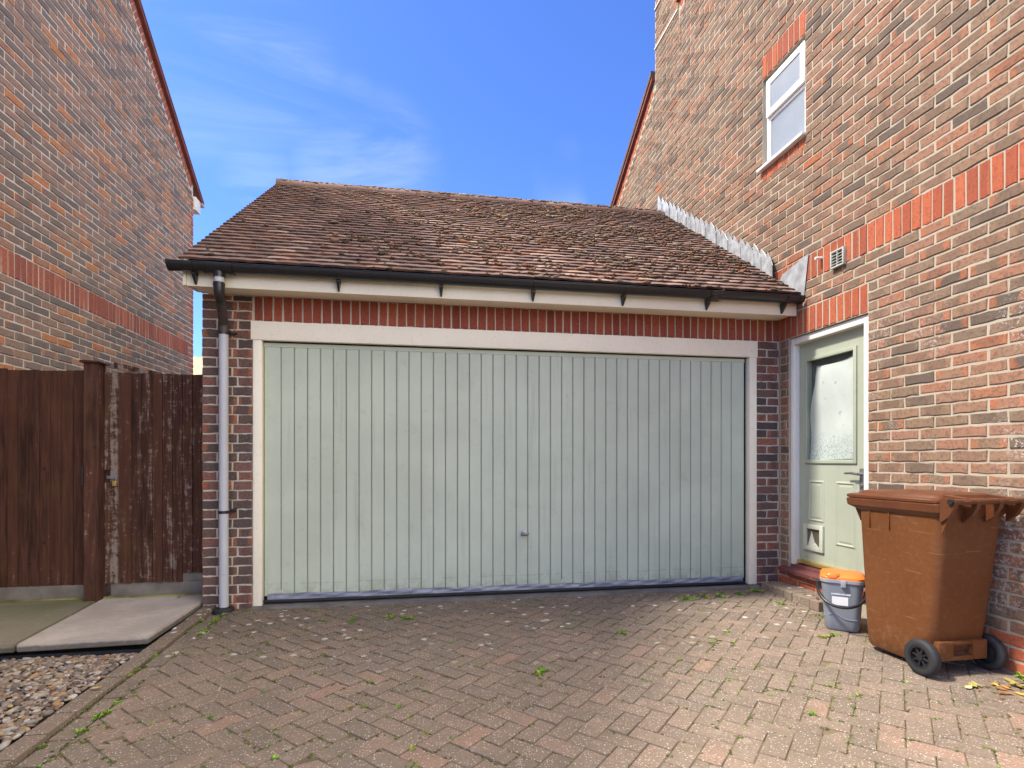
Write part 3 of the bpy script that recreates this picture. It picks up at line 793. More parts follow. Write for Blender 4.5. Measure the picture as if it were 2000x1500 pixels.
cf = MB(); cy0, cy1, cz0, cz1 = -0.475, -0.235, 0.345, 0.575
M_CAT = mat_paint('cat_flap_plastic', (0.52, 0.53, 0.42), 0.4, 0.05, dirt=(0.20, 0.15, 0.08), dirtk=0.2)
for a in ((cy0, cy0 + .04, cz0, cz1), (cy1 - .04, cy1, cz0, cz1)): cf.bbox(lx - .022, lx - .0005, *a, .006)
for a in ((cy0 + .039, cy1 - .039, cz0, cz0 + .04), (cy0 + .039, cy1 - .039, cz1 - .04, cz1)): cf.bbox(lx - .0215, lx - .001, *a, .006)
flap = cf.build('cat_flap', M_CAT, doorO, 30)
MB().box(lx - .0012, lx - .0004, cy0 + .03, cy1 - .03, cz0 + .03, cz1 - .03).build('flap_tunnel', mat_paint('dim_tunnel', (0.10, 0.085, 0.055), .8, .3, bmp=0), flap)
MB().add([(lx - .004, cy1 - .04, cz0 + .04), (lx - .018, cy1 - .07, cz0 + .041), (lx - .012, cy1 - .185, cz0 + .043), (lx - .004, cy1 - .13, cz0 + .075), (lx - .004, cy1 - .09, cz1 - .06)], [(0, 1, 2, 3, 4)]).build('flap_door', M_CAT, flap)
hd = MB(); hd.bbox(lx - .010, lx - .0005, -0.900, -0.858, 0.885, 1.075, .004)
hd.tube([(lx - .008, -.879, 1.03), (lx - .05, -.879, 1.03)], .011, 12); hd.tube([(lx - .048, -.885, 1.03), (lx - .052, -.82, 1.037), (lx - .050, -.755, 1.034)], [.011, .010, .008], 10)
hd.tube([(lx - .009, -.879, .94), (lx - .018, -.879, .94)], .013, 12)
hd.build('door_handle', M_STEEL, doorO, 40)
df = MB(); ffx = XR + .022
df.bbox(ffx, lx - .001, DY1 - .040, DY1 - .002, .17, 2.246, .004); df.bbox(ffx, lx - .001, DY0 + .002, DY0 + .062, .17, 2.246, .004)
df.bbox(ffx + .0015, lx - .002, DY0 + .06, DY1 - .038, 2.188, 2.245, .004)
df.box(lx - .004, lx + .05, DY1 - .034, DY1 - .004, .18, 2.24); df.box(lx - .004, lx + .05, DY0 + .004, DY0 + .05, .18, 2.24); df.box(lx - .004, lx + .05, DY0 + .05, DY1 - .034, 2.186, 2.24)
df.build('door_frame', M_WHITE, house, 30)
MB().bbox(lx - .03, lx + .03, ly0 - .002, ly1 + .002, .212, .244, .006).build('threshold_strip', M_BRASS, house, 30)
sl = MB(); sl.prism([(XR - .055, .125), (XR - .055, .155), (XR + .02, .172), (XR + .022, .198), (lx + .03, .208), (lx + .03, .125)], 'y', DY0 - .02, DY1 + .075)
sl.build('door_sill', M_PLUM, house)
MB().box(lx + .045, XR + .41, DY0 - .01, DY1 + .01, .1, 2.25).build('door_backing', M_DARK, house)

# lead flashing where the garage roof meets the wall ----------------------
PH = math.atan(1.97 / 2.8); EY, EZ = -0.30, 2.605
fl = empty('flashing', (XR, 1, 3.5)); fl.parent = house; fl.matrix_parent_inverse = Matrix.Translation(-BASE[house])
nF = 22
for i in range(nF):
    t = i / (nF - 1); yy = 0.02 + t * 2.46; zz = EZ + (yy - EY) * math.tan(PH) + .03
    hgt = 0.255 + rng.uniform(-.015, .015); wd = .142
    lift = rng.uniform(.004, .012) if i else .05
    pts = [(-.004, -.03), (wd * .5, .012), (wd, .06), (wd, .06 + hgt * .78), (wd * .86, .06 + hgt), (wd * .35, .03 + hgt * .78), (.0, hgt * .56)]
    vv = []; 
    for off in (0, .003):
        for (a, b) in pts: vv.append((XR - .006 - lift * (1 - a / wd * .8) - off - .002 * (i % 2), yy + a, zz + b - .03 + rng.uniform(-.004, .004)))
    m_ = len(pts)
    MB().add(vv, [tuple(range(m_)), tuple(range(m_, 2 * m_))[::-1]] + [(k, (k + 1) % m_, m_ + (k + 1) % m_, m_ + k) for k in range(m_)]).build('flashing_leaf', M_LEAD, fl)
vv = []
ap = [(-.345, 2.575), (-.10, 2.60), (.05, 2.745), (-.06, 2.86), (-.40, 2.93), (-.37, 2.75)]
for off in (0, .003):
    for (a, b) in ap: vv.append((XR - .007 - off - .03 * max(0, a + .1), a, b))
MB().add(vv, [tuple(range(6)), tuple(range(6, 12))[::-1]] + [(k, (k + 1) % 6, 6 + (k + 1) % 6, 6 + k) for k in range(6)]).build('lead_apron', M_LEAD, fl)

# ------------------------------------------------------------------ left house
lh = empty('brick_house', (XL - 3, 1, -0.05), 'shaded dark multi-brick gable house behind the wooden fence, left of the garage', 'house')
AP = 0.72   # ridge line of the left house
def lv(y): return 5.27 + (4.60 - y) * 0.79 if y > AP else 5.27 + (4.60 - AP) * .79 - (AP - y) * 0.79


LYF = 4.42
ml = MB(); ml.prism([(-3.8, -.2), (LYF - .004, -.2), (LYF - .004, lv(LYF) - .06), (AP, lv(AP) - .06), (-3.8, lv(-3.8) - .06)], 'x', XL - 7, XL - mort)
wallL = ml.build('wall', M_ML, lh)


def hideL(p): return p.z < 1.86


bwL = Brickwork(FR_L, wallL, 300, hide=hideL)
def intL(k, zc):
    ys = [y / 50 for y in range(-190, 222)]
    ok = [y for y in ys if lv(y) - .21 > zc + .03]
    if not ok: return []
    ints = [(min(ok), min(max(ok), LYF))]
    if 2.70 < zc < 2.925: ints = cut(ints, -9, LYF - .19)
    return ints
def matL(k, s): return M_SL if s > (LYF - .215 if (k // 3) % 2 else LYF - .11) else M_BL
courses(bwL, 0, 118, intL, matL, LYF - 0.225 * 20)
bwL.build()
bwLS = Brickwork(FR_L, wallL, 300, name='soldier_brick', rest='soldier_brick_field', hide=hideL)
i = 0
while LYF - .195 - i * .075 > -3.8: bwLS.add(LYF - .225 - i * .075, 2.8125, .065, .215, M_SL); i += 1
phl = math.atan(0.79); n = int((4.38 - AP) / math.cos(phl) / .0755)
for i in range(n):
    yy = 4.36 - (i + .5) * .0755 * math.cos(phl); bwLS.add(yy, lv(yy) - .135,   .066, .125, M_SL, rot=phl)
bwLS.build()
vb = MB(); vb.prism([(4.66, lv(4.66) - .055), (AP, lv(AP) - .055), (AP, lv(AP)), (4.66, lv(4.66))], 'x', XL - .10, XL + .05)
vb.prism([(AP, lv(AP) - .055), (-3.9, lv(-3.9) - .055), (-3.9, lv(-3.9)), (AP, lv(AP))], 'x', XL - .10, XL + .05)
vb.build('verge', M_REDTILE, lh)
rb = MB(); rb.prism([(4.69, lv(4.69)), (AP, lv(AP)), (-4.0, lv(-4.0)), (-4.0, lv(-4.0) + .03), (AP, lv(AP) + .03), (4.69, lv(4.69) + .03)], 'x', XL - 7.1, XL + .055)
rb.build('roof', M_TILE, lh)
MB().bbox(XL - 6.9, XL + .03, LYF + .002, LYF + .19, 5.00, 5.20, .006).build('eaves_box', M_WHITE, lh, 30)
gu = MB()
gu.prism([(4.67 + .05 * math.cos(math.pi + k * math.pi / 10), 5.19 + .05 * math.sin(math.pi + k * math.pi / 10)) for k in range(11)], 'x', XL - 6.9, XL + .06)
gu.build('gutter', M_PIPE, lh, 40)

# ------------------------------------------------------------------ garage
gar = empty('garage', (2.5, 2.5, -0.05), 'single-storey brick garage with mossy tiled roof and sage green double door', 'garage')
gw = MB()
gw.box(0.004, 0.372, mort, .11, -.2, 2.448); gw.box(4.765, XR - .001, mort, .11, -.2, 2.448); gw.box(.372, 4.765, mort, .11, 2.25, 2.448)
gw.prism([(.11, -.2), (5.0, -.2), (5.0, 2.6), (2.5, 4.3), (.11, 2.6)], 'x', .006, .11)
gw.box(.11, XR - .02, 4.9, 5.0, -.2, 2.6)
wallG = gw.build('wall', M_MG, gar)
bwG = Brickwork(FR_G, wallG, 300)
for k in range(-1, 33):
    zc = (k + .5) * .075; H = .064
    if k == 32: zc -= .014; H = .036
    if k == -1: zc += .004
    rows = ((.0, .104), (.116, .256), (.268, .368)) if k % 2 else ((.0, .216), (.228, .368))
    for a, b in rows: bwG.add((a + b) / 2, zc, b - a, H, M_BG, tone=None if rng.random() > .5 else .35)
    if k < 30:
        rows = ((4.775, 4.990),) if k % 2 else ((4.775, 4.878), (4.890, 5.002))
        for a, b in rows: bwG.add((a + b) / 2, zc, b - a, H, M_BG)
for k in range(0, 30):   # return bricks of the house wall beside the side door
    bwR2 = None
bwG.build()
bwGS = Brickwork(FR_G, wallG, 300, name='soldier_brick')
for i in range(62): bwGS.add(.415 + i * .0748, 2.348, .0645, .192, M_SG)
bwGS.build()
# gable bricks of the garage's far side wall are out of sight; its return by the corner is shown by the pier bricks

# garage door
gd = empty('garage_door', (2.56, 0.05, 0)); setp(gd, gar)
xs = [.448] + [.577 + i * .10174 for i in range(40)] + [4.676]
for i in range(len(xs) - 1):
    a, b = xs[i] + .0035, xs[i + 1] - .0035
    p = MB(); yb = .046; yf = .038 + rng.uniform(-.0006, .0006)
    prof_ = [(a, yb), (a, yf + .005), (a + .004, yf), (b - .004, yf), (b, yf + .005), (b, yb)]
    p.prism(prof_, 'z', .045, 2.052); 
    if i == 0: p.prism([(a + .022, yf - .001), (a + .025, yf - .003), (a + .028, yf - .001)], 'z', .06, 2.04)
    p.build('panel', M_SAGE, gd)
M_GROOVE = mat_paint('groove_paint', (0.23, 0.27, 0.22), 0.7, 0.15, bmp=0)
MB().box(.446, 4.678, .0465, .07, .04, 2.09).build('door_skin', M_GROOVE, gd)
MB().bbox(.447, 4.677, .036, .0462, 2.053, 2.085, .002).build('top_rail', M_SAGE, gd)
MB().box(.40, 4.72, .072, .12, -.05, 2.2).build('door_backing', M_DARK, gd)
# silver tape along the bottom edge
tp = MB(); nx = 260; v = []; f = []
for i in range(nx + 1):
    x = .475 + (4.655 - .475) * i / nx
    top = .060 + .003 * math.sin(i * .11) + .0025 * math.sin(i * .37 + 1) + rng.uniform(-.001, .001)
    for j in range(5):
        z = .012 + (top - .012) * j / 4
        y = .030 - (.0035 * math.sin(i * .17 + j * 1.1) + .0025 * math.sin(i * .53 - j * 1.4) + rng.uniform(0, .0014)) * (1 if 0 < j < 4 else .4)
        v.append((x, y, z))
for i in range(nx):
    for j in range(4): a = i * 5 + j; f.append((a, a + 5, a + 6, a + 1))
tp.add(v, f); tp.build('silver_tape', M_TAPE, gd)
for i in range(13):
    x = .52 + i * .335 + rng.uniform(-.05, .05); h = rng.uniform(.02, .045); w = rng.uniform(.03, .06)
    MB().add([(x, .034, .062), (x + w, .034, .064), (x + w * .9, .030, .062 + h * .7), (x + w * .5, .0335, .062 + h * .6), (x + w * .15, .027, .062 + h)], [(0, 1, 2, 3, 4)]).build('peeling_flake', M_CAT, gd)
MB().box(.448, 4.676, .018, .07, -.004, .014).build('rubber_seal', M_RUBBER, gd)
hn = MB(); hx, hz = 2.579, .502
hn.bbox(hx - .028, hx + .028, .026, .038, hz - .022, hz + .024, .006); hn.tube([(hx, .03, hz), (hx, -.012, hz)], .010, 12)
hn.tube([(hx - .036, -.012, hz + .003), (hx - .018, -.018, hz), (hx, -.02, hz - .001), (hx + .018, -.018, hz), (hx + .036, -.012, hz + .003)], [.005, .009, .011, .009, .005], 10)
hn.tube([(hx - .014, .02, hz - .014), (hx + .014, .02, hz - .014)], .006, 8)
hn.build('handle', M_STEEL, gd, 40)
# frame
MB().bbox(.362, 4.778, -.016, .034, 2.097, 2.246, .004).build('frame_head', M_CREAM, gar, 30)
MB().bbox(.378, .444, -.010, .060, -.022, 2.0965, .004).build('frame_jamb', M_CREAM, gar, 30)
MB().bbox(4.700, 4.772, -.010, .060, -.012, 2.0965, .004).build('frame_jamb', M_CREAM, gar, 30)
# fascia and soffit
MB().bbox(-.012, 5.000, -.250, -.228, 2.428, 2.572, .003).build('fascia', M_CREAM, gar, 30)
sf = MB(); sf.box(0.0, 2.26, -.2275, -.002, 2.4485, 2.458); sf.box(2.262, 4.998, -.2275, -.002, 2.4485, 2.458); sf.build('soffit', M_CREAM, gar)
bg_ = MB(); bg_.prism([(-.26, 2.43), (.02, 2.46), (2.5, 4.20), (5.1, 2.50), (5.1, 2.62), (2.5, 4.46), (-.26, 2.575)], 'x', -.036, -.0125); bg_.build('bargeboard', M_CREAM, gar)
# roof deck, tiles
rd = MB(); rd.prism([(EY + .03, EZ - .025), (2.5, 4.555), (5.3, EZ - .025), (5.3, EZ - .06), (2.5, 4.50), (EY + .03, EZ - .06)], 'x', -.03, XR - .004)
roofG = rd.build('roof', M_TILE, gar)
up = Vector((0, math.cos(PH), math.sin(PH))); nr = Vector((0, -math.sin(PH), math.cos(PH)))


def tile_geo(w, r):
    n = 4; L = .262; th = .0165; cam_ = .0035; v = []; rr = []
    xs = np.linspace(-w / 2, w / 2, n + 1); fr = [r.uniform(-.0018, .0018) for _ in xs]; e0 = r.uniform(-.003, .003)
    def zc(x): return cam_ * (1 - (2 * x / w) ** 2)
    col = (r.random(), r.random())
    for x, e in zip(xs, fr): v.append((x, e + e0, zc(x))); rr.append((*col, 0, 1))
    for x in xs: v.append((x, L, zc(x))); rr.append((*col, 0, 1))
    for x, e in zip(xs, fr): v.append((x, e + e0 - .0006, zc(x) + .0002)); rr.append((*col, 1, 1))
    for x, e in zip(xs, fr): v.append((x, e + e0 + .001, zc(x) - th)); rr.append((*col, 1, 1))
    a = n + 1; f = []
    for i in range(n): f.append((i, i + 1, a + i + 1, a + i)); f.append((3 * a + i, 3 * a + i + 1, 2 * a + i + 1, 2 * a + i))
    v += [(xs[0], L, zc(xs[0]) - th), (xs[-1], L, zc(xs[-1]) - th)]; rr += [(*col, .5, 1)] * 2
    f.append((0, a, 4 * a, 3 * a)); f.append((n, 4 * a - 1, 4 * a + 1, 2 * a - 1))
    return np.array(v), f, np.array(rr)


tiles = []
tl_tilt = math.asin(.034 / .262)
NC = 34
for k in range(NC):
    d = k * .1003; x = -.045 - (.0825 if k % 2 else 0)
    while x < XR - .01:
        x0, x1 = max(x, -.045), min(x + .1645, XR - .008); x += .1655
        if x1 - x0 < .03: continue
        tiles.append((k, d, (x0 + x1) / 2, x1 - x0))
tcache = {}; tb = [[], [], [], 0]; cnt = 0
for (k, d, xc, w) in tiles:
    p = Vector((xc, EY, EZ)) + up * d + nr * (.018 + rng.uniform(-.0012, .0018))
    Mx = Matrix.Translation(p) @ Matrix.Rotation(PH - tl_tilt + rng.gauss(0, .003), 4, 'X') @ Matrix.Rotation(rng.gauss(0, .005), 4, 'Z') @ Matrix.Rotation(rng.gauss(0, .004), 4, 'Y')
    if cnt < 300:
        key = round(w, 3); lst = tcache.setdefault(key, [])
        if len(lst) < (40 if w > .16 else 6):
            v, f, rr = tile_geo(w, rng); me = mk('tile', v, f, M_TILE, brnd=rr, mesh_only=True); lst.append(me)
        else: me = rng.choice(lst)
        inst('tile', me, roofG, Mx); cnt += 1
    else:
        v, f, rr = tile_geo(w, rng); T = np.array(Mx); tb[0].append(v @ T[:3, :3].T + T[:3, 3])
        tb[1] += [tuple(q + tb[3] for q in g_) for g_ in f]; tb[2].append(rr); tb[3] += len(v)
o = mk('tile_field', np.vstack(tb[0]), tb[1], M_TILE, roofG, brnd=np.vstack(tb[2])); o['kind'] = 'stuff'
# ridge tiles
for i in range(12):
    a, b = -.05 + i * .422, -.05 + (i + 1) * .422 - .003; b = min(b, XR - .01); rg = MB(); pr = []
    for (rad, xx) in ((.118, a), (.12, (a + b) / 2), (.118, b)):
        pr.append([(xx, 2.5 + (rad + rng.uniform(-.004, .004)) * math.cos(t), 4.515 + (rad * .78 + rng.uniform(-.006, .006)) * math.sin(t)) for t in np.linspace(-.25, math.pi + .25, 13)])
    rg.loft(pr); rg.r = [(rng.uniform(.5, 1), rng.uniform(.2, .8), rng.uniform(.1, .3))] * len(rg.v); rg.build('ridge_tile', M_TILE, roofG, 50)


# moss on the roof
def blobs(name, pts, mat, parent=None, sub=1, lengthy=False):
    """pts: (position, normal, size, flat, colour)"""
    bm = bmesh.new(); bmesh.ops.create_icosphere(bm, subdivisions=sub, radius=1); bm.verts.index_update()
    bv = np.array([v.co[:] for v in bm.verts]); bf = np.array([[q.index for q in f.verts] for f in bm.faces]); bm.free()
    V = []; Fc = []; Cc = []; o_ = 0
    for (p, nrm, s_, flat, col) in pts:
        j = bv * (1 + nrg.uniform(-.42, .36, (len(bv), 1)))
        a = nrg.uniform(0, 6.28); sx = nrg.uniform(.7, 1.5)
        if lengthy: a = nrg.uniform(-.5, .5); sx = nrg.uniform(.9, 2.6)
        ca, sa_ = math.cos(a), math.sin(a)
        j = np.stack([(j[:, 0] * sx * ca - j[:, 1] * sa_), j[:, 0] * sx * sa_ + j[:, 1] * ca, j[:, 2] * flat], 1) * s_
        q = Vector((0, 0, 1)).rotation_difference(Vector(nrm)); m3 = np.array(q.to_matrix())
        V.append(j @ m3.T + np.array(p)); Fc.append(bf + o_); o_ += len(bv); Cc.append(np.tile((*col, 1), (len(bv), 1)))
    ob = mk(name, np.vstack(V), np.vstack(Fc), mat, parent, True, brnd=np.vstack(Cc)); ob['kind'] = 'stuff'; return ob


mp_ = []
while len(mp_) < 1900:
    xx = rng.uniform(0, XR - .03); k = rng.randrange(NC); t = xx / XR
    dens = (.05 + .75 * max(0, min(1, (t - .12) / .5)) * (.45 + .55 * min(1, k / 12)))
    # clumps gather in patches
    pn = math.sin(xx * 5.1 + k * .31) + math.sin(xx * 2.3 - k * .52 + 2) + math.sin(xx * 9.7 + k * 1.1)
    if rng.random() > dens * (.55 + .35 * pn): continue
    d = k * .1003 + rng.uniform(-.006, .03); s_ = rng.uniform(.005, .014) * (1.0 if rng.random() < .88 else 1.6)
    p = Vector((xx, EY, EZ)) + up * d + nr * .024
    col = rng.choice([(.13, .085, .055), (.16, .10, .06), (.11, .085, .048), (.21, .11, .06), (.23, .175, .12), (.24, .105, .05), (.085, .065, .042), (.18, .125, .08)])
    mp_.append((p[:], (nr + Vector((0, -.3, .1))).normalized()[:], s_, .6, col))
for i in range(1100):   # lichen and moss along the ridge
    xx = rng.uniform(-.05, XR - .03); a = rng.uniform(.6, 2.8)
    col = rng.choice([(.20, .17, .12), (.26, .23, .17), (.15, .11, .06), (.22, .13, .06), (.12, .10, .06)])
    n_ = Vector((0, -math.cos(a) * .8, math.sin(a))).normalized()
    mp_.append(((xx, 2.5 - .12 * abs(math.cos(a)) * (1 if a < 1.7 else -1), 4.515 + .093 * math.sin(a)), n_[:], rng.uniform(.006, .020), .55, col))
blobs('moss', mp_, M_MOSS, roofG, 2, True)

# gutter and downpipe
GY, GZc, GR = -.312, 2.572, .056


def half(rad, n=14, a0=math.pi, a1=2 * math.pi): return [(GY + rad * math.cos(a0 + (a1 - a0) * k / n), GZc + rad * math.sin(a0 + (a1 - a0) * k / n)) for k in range(n + 1)]


gt = MB(); gt.prism(half(GR) + half(GR - .004)[::-1], 'x', -.095, XR - .012)
gt.tube([(-.095, GY - GR + .001, GZc), (XR - .012, GY - GR + .001, GZc)], .004, 8)
gutter = gt.build('gutter', M_BLACK, gar, 30)
MB().prism(half(GR + .004) + [(GY + GR + .004, GZc + .006), (GY - GR - .004, GZc + .006)], 'x', -.108, -.088).build('end_cap', M_BLACK, gutter, 30)
for xb in (.053, 1.07, 1.853, 2.597, 3.368, 4.129, 4.848):
    bk = MB(); bk.prism(half(GR + .0055) + half(GR + .0005)[::-1], 'x', xb - .013, xb + .013)
    bk.loft([[(xb - w, -.2505, z), (xb + w, -.2505, z), (xb + w * .8, yf, z), (xb - w * .8, yf, z)] for z, w, yf in ((2.438, .006, -.262), (2.465, .010, -.285), (2.50, .016, -.312), (2.522, .017, -.312))])
    bk.build('bracket', M_BLACK, gutter, 30)
for xb in (4.985,):
    MB().prism(half(GR + .0045) + half(GR + .0004)[::-1], 'x', xb - .03, xb + .012).build('end_cap', M_BLACK, gutter, 30)
ol = MB(); ol.prism(half(GR + .007) + half(GR + .0006)[::-1], 'x', .135, .33); ol.prism(half(GR + .012) + half(GR + .0011)[::-1], 'x', .30, .335); ol.prism(half(GR + .011) + half(GR + .0012)[::-1], 'x', .13, .155)
ol.tube([(.232, GY, 2.535), (.232, GY, 2.482)], .039, 20)
ol.build('outlet', M_BLACK, gutter, 30)
# cobweb-matted straw caught on one bracket
st = MB()
for i in range(60):
    a = rng.uniform(math.pi * 1.02, math.pi * 1.95); x = 4.17 + rng.uniform(-.04, .05); rr_ = GR + .006 + rng.uniform(0, .006)
    a2 = a + rng.uniform(-.5, .5)
    st.tube([(x, GY + rr_ * math.cos(a), GZc + rr_ * math.sin(a)), (x + rng.uniform(-.03, .03), GY + (rr_ + .006) * math.cos((a + a2) / 2), GZc + (rr_ + .006) * math.sin((a + a2) / 2)), (x + rng.uniform(-.05, .05), GY + rr_ * math.cos(a2), GZc + rr_ * math.sin(a2))], .0013, 4, False)
M_STRAW = mat_paint('dry_straw', (0.13, 0.10, 0.075), 0.9, 0.3)
st.build('dry_straw', M_STRAW, gutter)['kind'] = 'stuff'
dp = empty('downpipe', (.18, -.06, 0)); setp(dp, gar)
PXc = .179
MB().tube([(.232, GY, 2.49), (.231, GY, 2.440)], .034, 24).build('pipe_stub', M_PIPE, dp, 40)
cp = MB(); cp.tube([(.231, GY, 2.444), (.231, GY, 2.405)], .0385, 24); cp.tube([(.231, GY, 2.425), (.231, GY, 2.432)], .041, 24)
cp.tube([(.231, GY, 2.41), (.231, GY, 2.375), (.230, GY + .012, 2.348), (.227, GY + .04, 2.325)], [.037, .037, .0365, .036], 24)
cp.build('elbow', M_BLACK, dp, 40)
M_OLDPIPE = mat_paint('old_brown_pipe', (0.055, 0.040, 0.036), 0.6, 0.25, dirt=(0.12, 0.12, 0.06), dirtk=0.4, scale=12)
ob_ = MB(); ob_.tube([(.228, GY + .03, 2.333), (.190, -.105, 2.222), (PXc, -.075, 2.20), (PXc, -.062, 2.17)], [.034, .034, .034, .034], 24); ob_.build('offset_pipe', M_OLDPIPE, dp, 40)
sk = MB(); sk.tube([(PXc, -.062, 2.20), (PXc, -.062, 2.135)], .0395, 24); sk.build('socket', M_OLDPIPE, dp, 40)
MB().tube([(PXc, -.062, 2.14), (PXc, -.062, .7), (PXc + .002, -.062, -.045)], .0345, 28).build('pipe', M_PIPE, dp, 40)
for z in (2.128, .735):
    cl = MB(); cl.tube([(PXc, -.062, z - .011), (PXc, -.062, z + .011)], .0385, 24); cl.bbox(PXc + .036, PXc + .078, -.045, .002, z + .0, z + .022, .003)
    cl.tube([(PXc + .06, -.05, z + .011), (PXc + .06, -.044, z + .011)], .007, 8); cl.build('pipe_clip', M_BLACK, dp, 40)
gl = MB(); gl.tube([(PXc, -.062, -.06), (PXc, -.062, -.018), (PXc, -.062, -.010)], [.075, .075, .068], 28); gl.tube([(PXc, -.062, -.03), (PXc, -.062, -.002)], [.052, .046], 24)
gl.build('gully_collar', M_RUBBER, dp, 40)

# ------------------------------------------------------------------ fence, gate, post
FY = .30
fence = empty('fence_panel', (-1.3, FY, 0), 'dark brown stained close-board fence panel at the left edge', 'fence')
gate = empty('wooden_gate', (-.42, FY, 0), 'weathered brown wooden gate with scraped boards, between post and garage', 'gate')


def board(name, x0, x1, z0, z1, parent, mat, y=FY, lean=.017, wear=.5, th=.021):
    p = MB(); tz = z1 + rng.uniform(-.006, .006); bz = z0 + rng.uniform(-.003, .003)
    v = [(x0, y - th + lean, bz), (x1, y - th, bz), (x1, y, bz), (x0, y, bz), (x0, y - th + lean, tz), (x1, y - th, tz), (x1, y, tz), (x0, y, tz)]
    p.add(v, [(0, 3, 2, 1), (4, 5, 6, 7), (0, 1, 5, 4), (1, 2, 6, 5), (2, 3, 7, 6), (3, 0, 4, 7)])
    p.r = [(rng.random(), wear + rng.uniform(-.25, .25), rng.random())] * 8
    return p.build(name, mat, parent)


ex = [-1.75, -1.682, -1.607, -1.532, -1.458, -1.383, -1.304, -1.227, -1.151, -1.064, -.972]
for a, b in zip(ex[:-1], ex[1:]): board('board', a - .004, b, .135, 1.858, fence, M_WOODL, wear=.45)
for z in (.45, 1.0, 1.6): MB().box(-1.75, -.95, FY + .001, FY + .04, z, z + .075).build('rail', M_WOODL, fence)
MB().bbox(-1.74, -.94, FY - .022, FY + .03, .028, .134, .004).build('gravel_board', M_CONC, fence, 30)
bl = MB(); bl.bbox(-.987, -.966, FY - .045, FY - .017, .925, 1.10, .004); bl.tube([(-.977, FY - .052, .94), (-.977, FY - .052, 1.085)], .006, 8); bl.build('bolt', M_BLACK, fence, 30)
ps = MB(); ps.bbox(-.935, -.830, .185, .295, -.02, 1.910, .006); ps.r = [(.35, .35, .6)] * len(ps.v)
post = ps.build('gate_post', M_WOODR)
tag(post, 'square brown timber post with peeling foot between the fence and the gate', 'post')
cpz = MB(); cpz.prism([(-.955, 1.911), (-.805, 1.911), (-.81, 1.923), (-.95, 1.930)], 'y', .165, .315); cpz.r = [(.2, .2, .2)] * len(cpz.v); cpz.build('post_cap', M_WOODL, post)
gxs = [(-.826, -.790, .17, 1.85, 1.0), (-.788, -.738, .135, 1.85, 1.05), (-.737, -.641, .135, 1.853, .85), (-.64, -.561, .135, 1.853, .8), (-.56, -.484, .135, 1.853, .75), (-.483, -.407, .135, 1.853, .3), (-.406, -.331, .135, 1.853, .85), (-.33, -.256, .135, 1.853, .8), (-.255, -.178, .205, 1.853, .85), (-.177, -.102, .205, 1.853, .6), (-.101, -.012, .205, 1.853, .4)]
for i, (a, b, z0, z1, w) in enumerate(gxs):
    if i == 0:   # the closing strip is broken at the lock
        board('strip', a, b, .14, .955, gate, M_WOODR, y=FY - .012, wear=w, lean=0); board('strip', a, b, 1.06, z1, gate, M_WOODR, y=FY - .012, wear=w, lean=0); continue
    board('board', a - .003, b, z0, z1, gate, M_WOODR, y=FY - .002, wear=w, lean=.017 if i > 1 else 0)
MB().box(-.83, -.79, FY - .010, FY + .002, .14, 1.85).build('stile', M_WOODL, gate)
for z in (.42, 1.0, 1.62): MB().box(-.80, -.02, FY + .001, FY + .04, z, z + .08).build('rail', M_WOODL, gate)
dg = MB(); dg.add([(-.80, FY + .05, 1.90), (-.45, FY + .05, 1.83), (-.45, FY + .07, 1.83), (-.80, FY + .07, 1.90), (-.80, FY + .05, 1.945), (-.45, FY + .05, 1.872), (-.45, FY + .07, 1.872), (-.80, FY + .07, 1.945)], [(0, 3, 2, 1), (4, 5, 6, 7), (0, 1, 5, 4), (1, 2, 6, 5), (2, 3, 7, 6), (3, 0, 4, 7)]); dg.r = [(.2, 1.0, .3)] * 8; dg.build('brace', M_WOODR, gate)
hp = MB(); hp.bbox(-.812, -.733, FY - .034, FY - .027, .985, 1.012, .002); hp.tube([(-.745, FY - .032, .998), (-.745, FY - .05, .998)], .006, 8); hp.build('hasp', M_STEEL, gate, 30)
pk = empty('padlock', (-.745, FY - .05, .94), 'small brass padlock hanging from the gate hasp', 'padlock')
MB().bbox(-.760, -.730, FY - .058, FY - .043, .930, .972, .004).build('lock_body', M_BRASS, pk, 30)
MB().tube([(-.755 + 0, FY - .05, .968), (-.755, FY - .05, .990), (-.751, FY - .05, 1.001), (-.745, FY - .05, 1.005), (-.739, FY - .05, 1.001), (-.735, FY - .05, .990), (-.735, FY - .05, .968)], .003, 8).build('shackle', M_STEEL, pk, 40)
gbd = MB(); gbd.bbox(-.80, -.005, FY + .002, FY + .05, .02, .134, .004); gbd.build('gravel_board', M_CONC, gate, 30)
MB().bbox(-.262, -.004, FY - .0, FY + .0015 + .05, .1345, .206, .004).build('gravel_board_end', M_CONC, gate, 30)

# ------------------------------------------------------------------ path slabs, gravel, kerb
SZ = .022
def slab(name, poly, mat):
    s_ = MB(); n = len(poly)
    # gently uneven top
    s_.prism(poly, 'z', -.028, SZ); o = s_.build(name, mat)
    bm = bmesh.new(); bm.from_mesh(o.data); bmesh.ops.bevel(bm, geom=[e for e in bm.edges], offset=.006, segments=2, affect='EDGES'); bm.to_mesh(o.data); bm.free()
    tag(o, kind='structure'); return o


